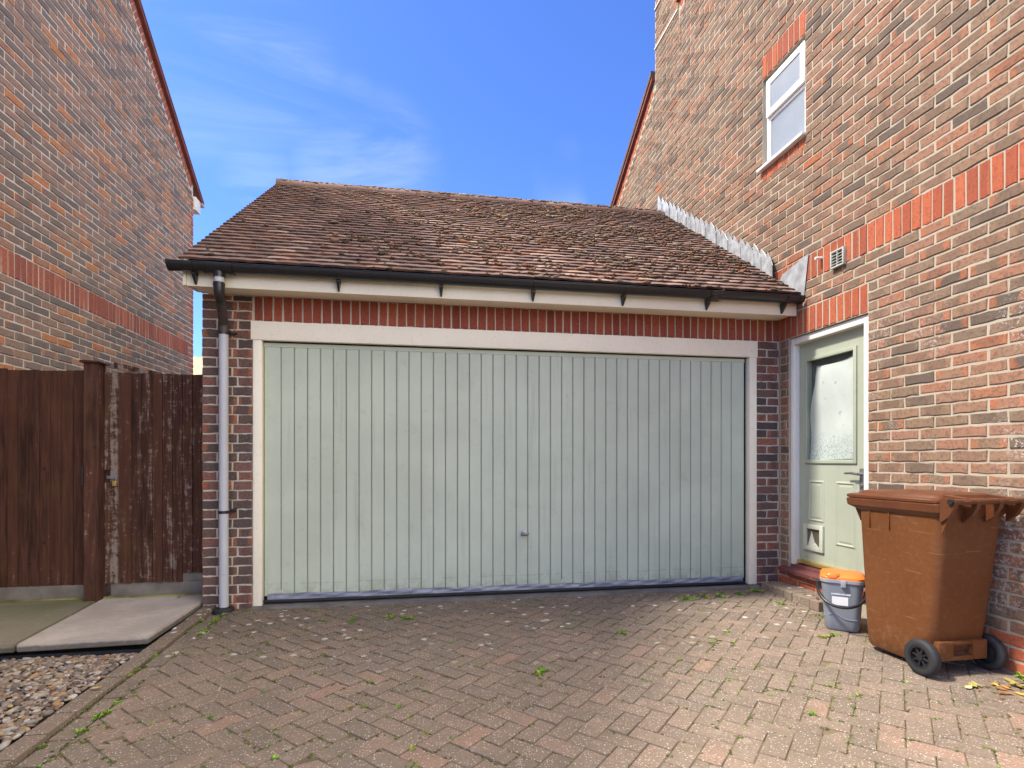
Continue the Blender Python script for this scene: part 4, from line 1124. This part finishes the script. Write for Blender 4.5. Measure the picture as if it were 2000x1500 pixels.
slab('path_slab', [(-.722, -.865), (-.01, -.83), (-.012, -.215), (-.789, -.215)], M_SLAB)
slab('path_slab', [(-.790, -.208), (-.013, -.208), (-.012, .36), (-.845, .36), (-.832, .18)], M_SLAB)
slab('path_slab', [(-1.745, -.865), (-.734, -.869), (-.847, .18), (-.857, .36), (-1.745, .36)], M_SLABG)
sb = MB(); sb.box(-1.745, -.02, FY - .045, FY - .023, SZ + .002, SZ + .012); 
M_MOSSLINE = mat_paint('moss_line', (0.20, 0.19, 0.055), 0.95, 0.5, scale=6, bmp=0.6)
tag(sb.build('mossy_fillet', M_MOSSLINE), kind='structure')
gb = MB(); gb.add([(-1.76, -4.6, -.105), (-.02, -4.6, -.105), (-.02, -.70, -.085), (-1.76, -.70, -.085)], [(0, 1, 2, 3)])
tag(gb.build('gravel_bed', M_SOIL), kind='structure')
mem = MB(); mem.box(-1.6, -.03, -.845, -.83, -.10, -.055); mem.build('weed_membrane', mat_paint('blue_black_sheet', (0.02, 0.026, 0.036), 0.4, 0.2)).__setitem__('kind', 'structure')
pb = []
for yy in np.arange(-4.3, -.86, .0205):
    for xx in np.arange(-1.74, -.02, .0205):
        inview = yy > -2.5 and xx > -1.25
        if not inview and rng.random() < .6: continue
        p = (xx + rng.uniform(-.014, .014), yy + rng.uniform(-.014, .014)); s_ = rng.choice([.008, .0095, .011, .013, .018]) * rng.uniform(.85, 1.2)
        h = .030 * (1 - .8 * max(0, min(1, (yy + 1.05) / .2)))
        col = rng.choice([(.30, .22, .16), (.22, .17, .14), (.18, .15, .14), (.36, .31, .26), (.42, .38, .34), (.32, .20, .10), (.25, .14, .09), (.12, .10, .10), (.26, .22, .20), (.50, .46, .41), (.34, .25, .15)])
        k = rng.uniform(.62, 1.12); col = (col[0] * k, col[1] * k * .97, col[2] * k * .90)
        pb.append(((p[0], p[1], -.085 + h + .010 * rng.random() + (yy + .8) * .006), (rng.gauss(0, .25), rng.gauss(0, .25), 1), s_, .58, col))


def pebbles(name, pts, mat):
    bm = bmesh.new(); bmesh.ops.create_icosphere(bm, subdivisions=2, radius=1); bm.verts.index_update()
    bv = np.array([v.co[:] for v in bm.verts]); bf = np.array([[q.index for q in f.verts] for f in bm.faces]); bm.free()
    V = []; Fc = []; Cc = []; o_ = 0
    for (p, nrm, s_, flat, col) in pts:
        w = nrg.normal(0, 1, (3,)); j = bv * (1 + .12 * np.sin(bv @ (w * 2.2) + w[0])[:, None])
        a = nrg.uniform(0, 6.28); ca, sa_ = math.cos(a), math.sin(a); sx = nrg.uniform(.95, 1.7); fl_ = flat * nrg.uniform(.75, 1.15)
        j = j * np.array([sx, 1, fl_]); j = np.stack([j[:, 0] * ca - j[:, 1] * sa_, j[:, 0] * sa_ + j[:, 1] * ca, j[:, 2]], 1) * s_
        q = Vector((0, 0, 1)).rotation_difference(Vector(nrm)); m3 = np.array(q.to_matrix())
        V.append(j @ m3.T + np.array(p)); Fc.append(bf + o_); o_ += len(bv); Cc.append(np.tile((*col, 1), (len(bv), 1)))
    return mk(name, np.vstack(V), np.vstack(Fc), mat, None, True, brnd=np.vstack(Cc))


tag(pebbles('gravel', pb, M_PEB), 'brown and cream rounded pebbles filling the bed beside the drive', 'gravel', kind='stuff')


# ------------------------------------------------------------------ driveway: herringbone pavers
def paver_geo(poly, r, th=.05, c=.0026):
    """poly: list of (x, y) counter-clockwise, local"""
    n = len(poly); P = np.array(poly); ctr = P.mean(0)
    ins = []
    for i in range(n):
        a, b, d = P[i - 1], P[i], P[(i + 1) % n]
        e1 = (b - a) / (np.linalg.norm(b - a) + 1e-9); e2 = (d - b) / (np.linalg.norm(d - b) + 1e-9)
        nn = np.array([-e1[1] - e2[1], e1[0] + e2[0]]); k = c * r.uniform(.8, 1.5) / max(.5, 1 + e1 @ e2) 
        ins.append(b + nn * k)
    v = [(x, y, r.uniform(-.0008, .0008)) for x, y in ins] + [(x, y, -c) for x, y in poly] + [(x, y, -th) for x, y in poly]
    f = [tuple(range(n))]
    for q in (0, 1):
        f += [(q * n + i, (q + 1) * n + i, (q + 1) * n + (i + 1) % n, q * n + (i + 1) % n) for i in range(n)]
    return np.array(v), f


def clip(poly, x0, x1, y0, y1):
    def cl(p, f_, inter):
        out = []
        for i in range(len(p)):
            a, b = p[i - 1], p[i]
            if f_(b):
                if not f_(a): out.append(inter(a, b))
                out.append(b)
            elif f_(a): out.append(inter(a, b))
        return out
    def ix(xv): return lambda a, b: (xv, a[1] + (b[1] - a[1]) * (xv - a[0]) / (b[0] - a[0]))
    def iy(yv): return lambda a, b: (a[0] + (b[0] - a[0]) * (yv - a[1]) / (b[1] - a[1]), yv)
    for f_, it in ((lambda q: q[0] >= x0, ix(x0)), (lambda q: q[0] <= x1, ix(x1)), (lambda q: q[1] >= y0, iy(y0)), (lambda q: q[1] <= y1, iy(y1))):
        if len(poly) < 3: return []
        poly = cl(poly, f_, it)
    return poly


dr = MB()
ny = 24
v = []; f = []
for i in range(ny + 1):
    y = .02 - 5.0 * i / ny
    v += [(.2116, y, gz(0, y) - .0045), (XR + .005, y, gz(0, y) - .0045)]
for i in range(ny): f.append((2 * i, 2 * i + 2, 2 * i + 3, 2 * i + 1))
dr.add(v, f)
M_JOINT = mat_paint('joint_sand', (0.165, 0.125, 0.08), 0.95, 0.4, dirt=(0.07, 0.085, 0.02), dirtk=0.7, scale=4, bmp=0.6, spec=0.1)
drive = tag(dr.build('driveway', M_JOINT, recalc=True), kind='structure')
DX0, DX1, DYa, DYb = .212, XR - .012, -4.8, -.072
e_u = np.array([math.cos(R(45)), math.sin(R(45))]); e_v = np.array([-e_u[1], e_u[0]])
A0 = np.array([1.955, -1.965])   # a paver corner read off the photograph
uA, vA = A0 @ e_u, A0 @ e_v
pavers = []; q_ = .1003
for i in range(-70, 70):
    for j in range(-70, 70):
        rsd = (i + j) % 4
        if rsd == 0: cu, cv_, du, dv = i + 1, j + .5, 2, 1
        elif rsd == 2: cu, cv_, du, dv = i + .5, j + 1, 1, 2
        else: continue
        # cell (i,j) spans u = uA + (i-1)*q .. ; the paver P covers i=0, j=-2,-1
        U = uA + (cu - 1) * q_; Vv = vA + cv_ * q_
        cx, cy = U * e_u + Vv * e_v
        if not (DX0 - .12 < cx < DX1 + .12 and DYa - .12 < cy < DYb + .12): continue
        pavers.append((cx, cy, 0 if rsd == 0 else 1))
lst = []
for (cx, cy, ori) in pavers:
    hl, hw = .1003 - .0027, .05015 - .0027
    a = R(45) if ori == 0 else R(135)
    ca, sa_ = math.cos(a), math.sin(a)
    poly = [(cx + x * ca - y * sa_, cy + x * sa_ + y * ca) for x, y in ((-hl, -hw), (hl, -hw), (hl, hw), (-hl, hw))]
    full = all(DX0 <= x <= DX1 and DYa <= y <= DYb for x, y in poly)
    if not full:
        poly = clip(poly, DX0, DX1, DYa, DYb)
        if len(poly) < 3: continue
        ar = .5 * abs(sum(poly[k - 1][0] * poly[k][1] - poly[k][0] * poly[k - 1][1] for k in range(len(poly))))
        if ar < .0009: continue
    q = px_of((cx, cy, gz(cx, cy)))
    vis = 1 / q[2] ** 2 if q and -60 < q[0] < 2060 and q[1] < 1560 else -1
    if 4.45 < cx < 4.95 and -2.05 < cy < -1.45: vis = -.5
    lst.append((vis, cx, cy, a, poly, full))
lst.sort(key=lambda t: -t[0])
pv_cache = []; pbuf = [[], [], [], 0]; cnt = 0
for (vis, cx, cy, a, poly, full) in lst:
    z = gz(cx, cy) + rng.uniform(-.0022, .0022)
    tx, ty = rng.gauss(0, .009), rng.gauss(0, .009) + 0
    rr = (min(1, max(0, rng.gauss(.45, .24))), rng.random(), rng.random(), 1)
    if cnt < 300 and vis > 0:
        if full:
            if len(pv_cache) < 60:
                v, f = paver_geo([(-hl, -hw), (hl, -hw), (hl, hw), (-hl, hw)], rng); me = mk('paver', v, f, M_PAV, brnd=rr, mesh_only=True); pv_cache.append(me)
            else: me = rng.choice(pv_cache)
            M_ = Matrix.Translation((cx, cy, z)) @ Matrix.Rotation(tx, 4, 'X') @ Matrix.Rotation(ty, 4, 'Y') @ Matrix.Rotation(a + rng.gauss(0, .006), 4, 'Z')
        else:
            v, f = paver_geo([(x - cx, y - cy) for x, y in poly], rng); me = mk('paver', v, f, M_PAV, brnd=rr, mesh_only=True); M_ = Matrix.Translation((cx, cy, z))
        inst('paver', me, drive, M_); cnt += 1
    else:
        v, f = paver_geo([(x - cx, y - cy) for x, y in poly], rng)
        v = v.copy(); v[:, 2] += v[:, 0] * tx * .7 + v[:, 1] * ty * .7 + z; v[:, 0] += cx; v[:, 1] += cy
        pbuf[0].append(v); pbuf[1] += [tuple(k + pbuf[3] for k in q) for q in f]; pbuf[2].append(np.tile(rr, (len(v), 1))); pbuf[3] += len(v)
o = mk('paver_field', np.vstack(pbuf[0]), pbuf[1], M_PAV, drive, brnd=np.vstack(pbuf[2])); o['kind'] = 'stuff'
# edging along the drive: a raised row on the gravel side and a flush row
kb = MB(); kb.add([(-.006, -4.8, gz(0, -4.8) - .014), (.2115, -4.8, gz(0, -4.8) - .014), (.2115, 0, GZ0 - .014), (-.006, 0, GZ0 - .014), (-.006, .09, GZ0 - .014), (.2115, .09, GZ0 - .014)], [(0, 1, 2, 3), (3, 2, 5, 4)])
kerb = tag(kb.build('kerb', M_JOINT), kind='structure')
for row, (xa, xb, dz) in enumerate(((-.002, .092, .022), (.103, .205, -.002))):
    y = .085 if row == 0 else -.13
    while y > -4.6:
        L = .2; w = xb - xa
        v, f = paver_geo([(-w / 2, -L / 2 + .002), (w / 2, -L / 2 + .002), (w / 2, L / 2 - .002), (-w / 2, L / 2 - .002)], rng, th=.07 if row == 0 else .05, c=.006)
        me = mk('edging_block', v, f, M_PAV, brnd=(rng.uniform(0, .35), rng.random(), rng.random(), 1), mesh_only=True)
        yc = y - L / 2
        inst('edging_block', me, kerb, Matrix.Translation(((xa + xb) / 2 + rng.uniform(-.003, .003), yc, gz(0, yc) + dz + rng.uniform(-.003, .003))) @ Matrix.Rotation(rng.gauss(0, .015), 4, 'Z') @ Matrix.Rotation(rng.gauss(0, .02), 4, 'Y'))
        y -= .2025
# concrete strip under the garage door
MB().box(.375, 4.78, -.066, .06, -.12, -.021).build('door_threshold', M_CONC)['kind'] = 'structure'

# doorstep of block pavers
step = empty('doorstep', (4.88, -.46, -.04), 'low step of brown block pavers below the side door', 'step')
for i in range(7):
    yc = -.135 - i * .1035
    v, f = paver_geo([(-.113, -.0495), (.113, -.0495), (.113, .0495), (-.113, .0495)], rng, th=.075, c=.005)
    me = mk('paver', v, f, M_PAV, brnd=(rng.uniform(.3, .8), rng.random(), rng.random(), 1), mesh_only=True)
    inst('paver', me, step, Matrix.Translation((4.882 + rng.uniform(-.004, .004), yc, .026 + rng.uniform(-.003, .003))) @ Matrix.Rotation(rng.gauss(0, .01), 4, 'Z') @ Matrix.Rotation(rng.gauss(0, .012), 4, 'Y'))

# ------------------------------------------------------------------ weeds and moss in the joints
edges = []
for (vis, cx, cy, a, poly, full) in lst:
    if vis < 0: continue
    for k in range(len(poly)): edges.append((poly[k - 1], poly[k]))
mo = []; tufts = []


def field(x, y): return .5 + .25 * (math.sin(x * 3.1 + y * 1.7) + math.sin(x * 7.3 - y * 4.9 + 1.3) * .6 + math.sin(y * 6.1 + x * 2.2) * .5)


for (a, b) in edges:
    for _ in range(3):
        t = rng.random(); x, y = a[0] + (b[0] - a[0]) * t, a[1] + (b[1] - a[1]) * t
        dn = field(x, y) * (.55 + .5 * max(0, 1 - x / 2.2))
        if rng.random() < dn * .75:
            col = rng.choice([(.085, .12, .018), (.11, .095, .028), (.13, .085, .035), (.07, .095, .014), (.12, .15, .024), (.15, .12, .05)])
            for _k in range(rng.randint(1, 3)):
                mo.append(((x + rng.uniform(-.016, .016), y + rng.uniform(-.016, .016), gz(x, y) - .002), (0, 0, 1), rng.uniform(.004, .009), .55, col))
        if rng.random() < dn * .085: tufts.append((x, y, rng.uniform(.5, 1.0)))
for i in range(260):
    y = -.15 - rng.random() ** 1.3 * 2.6; x = rng.choice([.098, .208]) + rng.gauss(0, .008)
    if field(x * 3, y * 2) > .42:
        for _k in range(3): mo.append(((x + rng.gauss(0, .010), y + rng.gauss(0, .02), gz(x, y) - .004), (0, 0, 1), rng.uniform(.006, .012), .5, rng.choice([(.06, .08, .015), (.08, .075, .03), (.05, .06, .015)])))
        if rng.random() < .25: tufts.append((x, y, rng.uniform(.6, 1.3)))
tag(blobs('joint_moss', mo, M_MOSS), 'green and brown moss growing in the paving joints', 'moss', kind='stuff')
tb_ = MB()
def tuft(x, y, s_, col=None, z=None):
    z = gz(x, y) - .006 if z is None else z
    col = col or rng.choice([(.19, .33, .035), (.23, .38, .04), (.15, .26, .035), (.30, .36, .05)])
    for _ in range(rng.randint(7, 14)):
        a = rng.uniform(0, 6.28); L = rng.uniform(.010, .024) * s_; w = rng.uniform(.003, .006) * s_; ca, sa_ = math.cos(a), math.sin(a)
        bx, by = x + rng.gauss(0, .007) * s_, y + rng.gauss(0, .007) * s_; e = rng.uniform(.3, 1.0)
        k = rng.uniform(.7, 1.2)
        tb_.add([(bx - sa_ * w * .4, by + ca * w * .4, z), (bx + sa_ * w * .4, by - ca * w * .4, z), (bx + ca * L * .55 + sa_ * w, by + sa_ * L * .55 - ca * w, z + L * e * .8), (bx + ca * L, by + sa_ * L, z + L * e * .75), (bx + ca * L * .55 - sa_ * w, by + sa_ * L * .55 + ca * w, z + L * e * .8)], [(0, 1, 2, 3, 4)], r=tuple(c * k for c in col))
for (x, y, s_) in tufts: tuft(x, y, s_)
for (x, y, s_) in ((2.36, -1.62, 1.8), (3.06, -1.05, 1.5), (3.95, -.32, 1.9), (4.1, -.30, 1.7), (4.25, -.28, 1.9), (4.45, -.22, 1.6), (3.85, -.35, 1.3), (4.66, -.16, 1.8), (4.62, -.55, 1.4), (4.7, -.92, 1.6), (4.68, -1.02, 1.8), (4.4, -1.35, 1.5), (4.5, -1.3, 1.2), (1.2, -.5, 1.5), (1.45, -.42, 1.4), (1.6, -.45, 1.6), (4.97, -2.12, 2.2), (4.93, -2.2, 1.6)):
    for _ in range(3): tuft(x + rng.gauss(0, .02), y + rng.gauss(0, .02), s_)
tag(tb_.build('weeds', M_LEAFM, recalc=False), 'small bright green weeds sprouting between the pavers', 'weeds', kind='stuff')


# ------------------------------------------------------------------ fallen leaves
def leaf_geo(L, W, curl):
    v = []; n = 6
    for i in range(n + 1):
        t = i / n; w = W * math.sin(math.pi * min(1, t * .95 + .03)) ** .8; z = curl * (t - .5) ** 2
        v += [(L * (t - .5), -w / 2, z + .004 * (w / W)), (L * (t - .5), 0, z), (L * (t - .5), w / 2, z + .004 * (w / W))]
    f = []
    for i in range(n):
        for j in range(2): a = i * 3 + j; f.append((a, a + 3, a + 4, a + 1))
    return v, f


leafcols = [(.50, .36, .06), (.42, .22, .06), (.32, .15, .05), (.55, .50, .22), (.36, .30, .07), (.25, .11, .04)]
def leaf(x, y, z, s_, col, label, group=None, ang=None):
    v, f = leaf_geo(.055 * s_, .024 * s_, .02 * s_)
    o = mk('fallen_leaf', v, f, M_LEAFM, None, True, brnd=(*col, 1))
    o.matrix_basis = Matrix.Translation((x, y, z)) @ Matrix.Rotation(rng.uniform(0, 6.28) if ang is None else ang, 4, 'Z') @ Matrix.Rotation(rng.gauss(0, .25), 4, 'X') @ Matrix.Rotation(rng.gauss(0, .15), 4, 'Y')
    tag(o, label, 'leaf', group); return o


for i in range(26):
    x = rng.uniform(4.60, 4.97); y = -2.13 - abs(rng.gauss(0, .10)); 
    leaf(x, y, gz(x, y) + .006, rng.uniform(.6, 1.35), rng.choice(leafcols), 'dry yellow or brown leaf in the litter by the bin wheels', 'leaves littered by the bin wheels')
leaf(4.56, -2.16, gz(4.5, -2.16) + .006, 1.2, (.55, .50, .28), 'pale yellow leaf lying alone just behind the near bin wheel', ang=.3)
leaf(.66, -1.55, gz(.66, -1.55) + .005, .8, (.50, .42, .30), 'small pale leaf on the paving near the gravel edge')
leaf(.05, -1.50, gz(0, -1.5) + .03, .9, (.55, .36, .12), 'small orange leaf lying on the drive edging blocks')
leaf(-.235, .17, SZ + .006, .75, (.20, .06, .03), 'dark red leaf on the concrete path before the gate', ang=.9)
for i in range(9):
    x, y = rng.uniform(4.80, 4.98), rng.uniform(-.78, -.12)
    leaf(x, y, .033, rng.uniform(.5, .9), rng.choice([(.12, .05, .03), (.16, .07, .03), (.22, .10, .05)]), 'small brown leaf lying on the block doorstep', 'leaves on the doorstep')
lt = MB()
for i in range(170):
    if i < 90: x, y = rng.uniform(3.3, 4.75), -.09 - abs(rng.gauss(0, .06))
    elif i < 130: x, y = rng.uniform(4.55, 4.98), -2.1 - abs(rng.gauss(0, .12))
    else: x, y = rng.uniform(4.55, 4.76), rng.uniform(-1.0, -.1)
    v, f = leaf_geo(rng.uniform(.012, .028), rng.uniform(.006, .012), .008)
    a = rng.uniform(0, 6.28); ca, sa_ = math.cos(a), math.sin(a); z = gz(x, y) + .004
    lt.add([(x + p[0] * ca - p[1] * sa_, y + p[0] * sa_ + p[1] * ca, z + p[2]) for p in v], f, r=tuple(c * rng.uniform(.5, 1.0) for c in rng.choice(leafcols)))
tag(lt.build('leaf_litter', M_LEAFM, recalc=False), 'scraps of dry leaf gathered along the garage door and the wall', 'leaf litter', kind='stuff')


# ------------------------------------------------------------------ wheelie bin
BX, BY = 4.70, -1.76
BZ = gz(BX, BY) - .002
binE = empty('wheelie_bin', (BX, BY, BZ), 'tall brown plastic wheelie bin with closed lid standing by the wall', 'wheelie bin')
MBIN = Matrix.Translation((BX, BY, BZ)) @ Matrix.Rotation(R(1.5), 4, 'Z')


def rrect(x0, x1, y0, y1, r, z, n=6):
    p = []
    for (cx, cy, a0) in ((x1 - r, y0 + r, -90), (x1 - r, y1 - r, 0), (x0 + r, y1 - r, 90), (x0 + r, y0 + r, 180)):
        for k in range(n + 1):
            a = R(a0 + 90 * k / n); p.append((cx + r * math.cos(a), cy + r * math.sin(a), z))
    return p


bd = MB()
secs = [(.035, .176, -.135, .212, .05), (.05, .186, -.155, .224, .05), (.12, .190, -.215, .230, .05), (.30, .196, -.242, .238, .05), (.60, .205, -.278, .248, .05), (.84, .213, -.303, .258, .05), (.925, .216, -.312, .262, .05)]
bd.loft([rrect(-w, w, a, b, r, z) for z, w, a, b, r in secs], True, False)
body = bd.build('body', M_BIN, binE, 50, M=MBIN)
rm = MB()
rm.loft([rrect(-.218, .218, -.313, .264, .05, .893), rrect(-.236, .236, -.318, .305, .045, .912), rrect(-.242, .242, -.320, .330, .04, .922), rrect(-.244, .244, -.320, .338, .04, .962), rrect(-.236, .236, -.315, .328, .04, .967)], False, True)
rm.build('rim', M_LID, binE, 25, M=MBIN)
for yy in (.02, .16):
    MB().bbox(-.2215, -.208, yy - .004, yy + .004, .79, .90, .002).build('rib', M_BIN, body, 30, M=MBIN)
MB().prism([(-.312, .80), (-.358, .915), (-.31, .915)], 'x', -.222, -.212).build('rib', M_BIN, body, M=MBIN)
MB().prism([(.258, .82), (.262, .905), (.30, .905)], 'x', -.19, -.18).build('rib', M_BIN, body, M=MBIN)
ld = MB()
ld.loft([rrect(-.232, .232, -.300, .322, .045, .9675), rrect(-.240, .240, -.306, .340, .045, .972), rrect(-.240, .240, -.306, .342, .045, .986), rrect(-.232, .232, -.300, .330, .05, .994), rrect(-.212, .212, -.285, .295, .06, .998), rrect(-.198, .198, -.275, .275, .06, 1.014), rrect(-.180, .180, -.262, .25, .06, 1.021), rrect(-.09, .09, -.18, .14, .07, 1.026)], True, True)
lid = ld.build('lid', M_LID, binE, 28, M=MBIN)
MB().bbox(-.09, .09, .328, .366, .972, .990, .006).build('lid_grip', M_LID, lid, 30, M=MBIN)
hb = MB(); hb.tube([(-.228, -.378, .985), (.228, -.378, .985)], .0165, 16)
for xx in (-.222, -.075, .075, .222):
    hb.prism([(-.312, 1.000), (-.378, 1.001), (-.396, .985), (-.392, .955), (-.362, .905), (-.312, .865)], 'x', xx - .012, xx + .012)
hb.build('handle', M_LID, binE, 40, M=MBIN)
for xx in (-.15, .15): MB().prism([(-.28, 1.016), (-.378, 1.006), (-.398, .987), (-.384, .966), (-.35, .975), (-.28, .990)], 'x', xx - .024, xx + .024).build('lid_hinge', M_LID, lid, 30, M=MBIN)
for sx in (-1, 1): MB().tube([(sx * .228, -.378, .985), (sx * .2465, -.378, .985)], .0145, 14).build('hinge_cap', M_BLACK, lid, 30, M=MBIN)
ax = MB()   # lower rear block with its grip slot
ax.bbox(-.165, -.065, -.252, -.150, .082, .190, .008); ax.bbox(.065, .165, -.252, -.150, .082, .190, .008); ax.bbox(-.067, .067, -.251, -.15, .082, .108, .006); ax.bbox(-.067, .067, -.2505, -.15, .168, .1895, .006)
ax.build('axle_block', M_BIN, binE, 30, M=MBIN)
MB().tube([(-.24, -.205, .10), (.24, -.205, .10)], .012, 12).build('axle', M_STEEL, binE, 30, M=MBIN)


def lathe_x(prof_, cx, cy, cz, n=40):
    m_ = MB(); vs = []; fs = []
    for (x, r_) in prof_:
        for k in range(n): a = 2 * math.pi * k / n; vs.append((cx + x, cy + r_ * math.cos(a), cz + r_ * math.sin(a)))
    L = len(prof_)
    for i in range(L):
        for k in range(n): fs.append((i * n + k, i * n + (k + 1) % n, ((i + 1) % L) * n + (k + 1) % n, ((i + 1) % L) * n + k))
    m_.add(vs, fs); return m_


for sx in (-1, 1):
    cx, cy, cz = sx * .228, -.205, .100
    wh = empty('wheel', (BX + cx, BY + cy, BZ + cz)); wh.parent = binE; wh.matrix_parent_inverse = Matrix.Translation(-BASE[binE])
    lathe_x([(-.024, .064), (-.026, .080), (-.021, .095), (-.012, .1), (.012, .1), (.021, .095), (.026, .080), (.024, .064)], cx, cy, cz).build('tyre', M_RUBBER, wh, 50, M=MBIN)
    rmw = lathe_x([(-.022, .054), (-.022, .066), (.022, .066), (.022, .054), (.0, .050)], cx, cy, cz)
    rmw.tube([(cx - .02, cy, cz), (cx + .02, cy, cz)], .018, 16)
    for k in range(8):
        a = k * math.pi / 4 + .2; ca, sa_ = math.cos(a), math.sin(a)
        rmw.tube([(cx + sx * .010, cy + .014 * ca, cz + .014 * sa_), (cx + sx * .010, cy + .056 * ca, cz + .056 * sa_)], [.007, .005], 6)
    rmw.build('rim', M_BLACK, wh, 40, M=MBIN)
    lathe_x([(-.004, .0001), (-.004, .055), (.001, .055), (.001, .0001)], cx - sx * .006, cy, cz).build('hub_disc', M_RUBBER, wh, M=MBIN)

# ------------------------------------------------------------------ food caddy
KX, KY = 4.665, -1.165; KZ = gz(KX, KY)
cad = empty('food_caddy', (KX, KY, KZ), 'small grey food-waste caddy with orange lid and black carry handle', 'caddy')
MK = Matrix.Translation((KX, KY, KZ)) @ Matrix.Rotation(R(-40), 4, 'Z')
kb_ = MB(); kb_.loft([rrect(-.098, .098, -.105, .105, .045, .004), rrect(-.106, .106, -.113, .113, .048, .018), rrect(-.112, .112, -.120, .120, .05, .10), rrect(-.122, .122, -.131, .131, .052, .25), rrect(-.129, .129, -.139, .139, .054, .345)], True, False)
kbo = kb_.build('body', M_GREYP, cad, 50, M=MK)
kr = MB(); kr.loft([rrect(-.128, .128, -.138, .138, .054, .335), rrect(-.137, .137, -.147, .147, .058, .342), rrect(-.138, .138, -.148, .148, .058, .362), rrect(-.13, .13, -.14, .14, .055, .366)], False, True)
M_GREYL = mat_paint('grey_plastic_rim', (0.30, 0.32, 0.35), 0.42, 0.05)
kr.build('rim', M_GREYL, cad, 40, M=MK)
kl = MB(); kl.loft([rrect(-.136, .136, -.146, .146, .058, .362), rrect(-.137, .137, -.147, .147, .058, .378), rrect(-.125, .125, -.135, .135, .055, .392), rrect(-.06, .06, -.10, .09, .04, .400)], True, True)
klo = kl.build('lid', M_ORANGE, cad, 50, M=MK)
kg = MB(); kg.loft([rrect(-.10, -.015, -.150, -.085, .03, .374), rrect(-.105, -.01, -.151, -.08, .03, .392), rrect(-.095, -.02, -.145, -.088, .028, .404)], True, True); kg.build('thumb_tab', M_ORANGE, klo, 40, M=MK)
MB().bbox(-.01, .022, -.158, -.137, .315, .362, .004).build('latch', M_GREYL, cad, 30, M=MK)
hpts = []
for t in np.linspace(0, math.pi, 19): hpts.append((-.150 * math.cos(t) * (1 + .10 * math.sin(t)), -.02 - .205 * math.sin(t) ** .75, .318 - .125 * math.sin(t)))
MB().tube(hpts, .0105, 10).build('carry_handle', M_BLACK, cad, 50, M=MK)
for sx in (-1, 1): MB().tube([(sx * .122, -.02, .318), (sx * .158, -.02, .318)], .014, 12).build('handle_pivot', M_BLACK, cad, 30, M=MK)
wv = MB()   # moulded wave low on the front
wp = [(x, -.1262 - .001, .088 + .035 * math.exp(-((x + .05) / .045) ** 2)) for x in np.linspace(-.11, .11, 25)]
wv.tube([(p[0], -.1215 - .03 * (p[2] - .1) + (0 if abs(p[0]) < .075 else (abs(p[0]) - .075) * .9), p[2]) for p in wp], .0035, 6); wv.build('moulded_line', M_GREYP, kbo, 50, M=MK)
lb = MB(); lb.add([(-.062, -.1285, .185), (.035, -.1285, .185), (.035, -.1325, .245), (-.062, -.1325, .245)], [(0, 1, 2, 3)]); lb.build('paper_label', M_UPVC, kbo, M=MK)
tx = MB(); x = -.066
while x < .05:
    w = rng.choice([.003, .005, .004, .006]); tx.box(x, x + w, -.1345, -.1338, .258, .258 + rng.choice([.009, .012, .009])); x += w + .0022
tx.build('white_lettering', M_UPVC, kbo, M=MK)

# ------------------------------------------------------------------ far house seen in the gap
fh = empty('distant_house', (-6.5, 15, -.1), 'tiny far-off house with ochre roof and orange chimney in the gap beside the garage', 'house')
M_FARW = mat_paint('far_wall', (0.45, 0.40, 0.30), 0.9, 0.1)
MB().box(-11, -4.15, 15, 20, -.2, 3.98).build('wall', M_FARW, fh)
fr_ = MB(); fr_.add([(-11.1, 14.8, 3.98), (-4.05, 14.8, 3.98), (-4.05, 20, 3.98), (-11.1, 20, 3.98), (-10, 17.4, 5.05), (-5.0, 17.4, 5.05)], [(0, 1, 5, 4), (1, 2, 5), (2, 3, 4, 5), (3, 0, 4), (0, 3, 2, 1)])
froof = fr_.build('roof', M_FARROOF, fh)
MB().box(-11.05, -4.1, 14.78, 14.82, 3.86, 3.975).build('fascia', M_WHITE, fh)
cc_ = MB(); cc_.box(-6.2, -5.22, 17.0, 17.8, 4.6, 5.65); cc_.build('chimney', M_SO, froof)
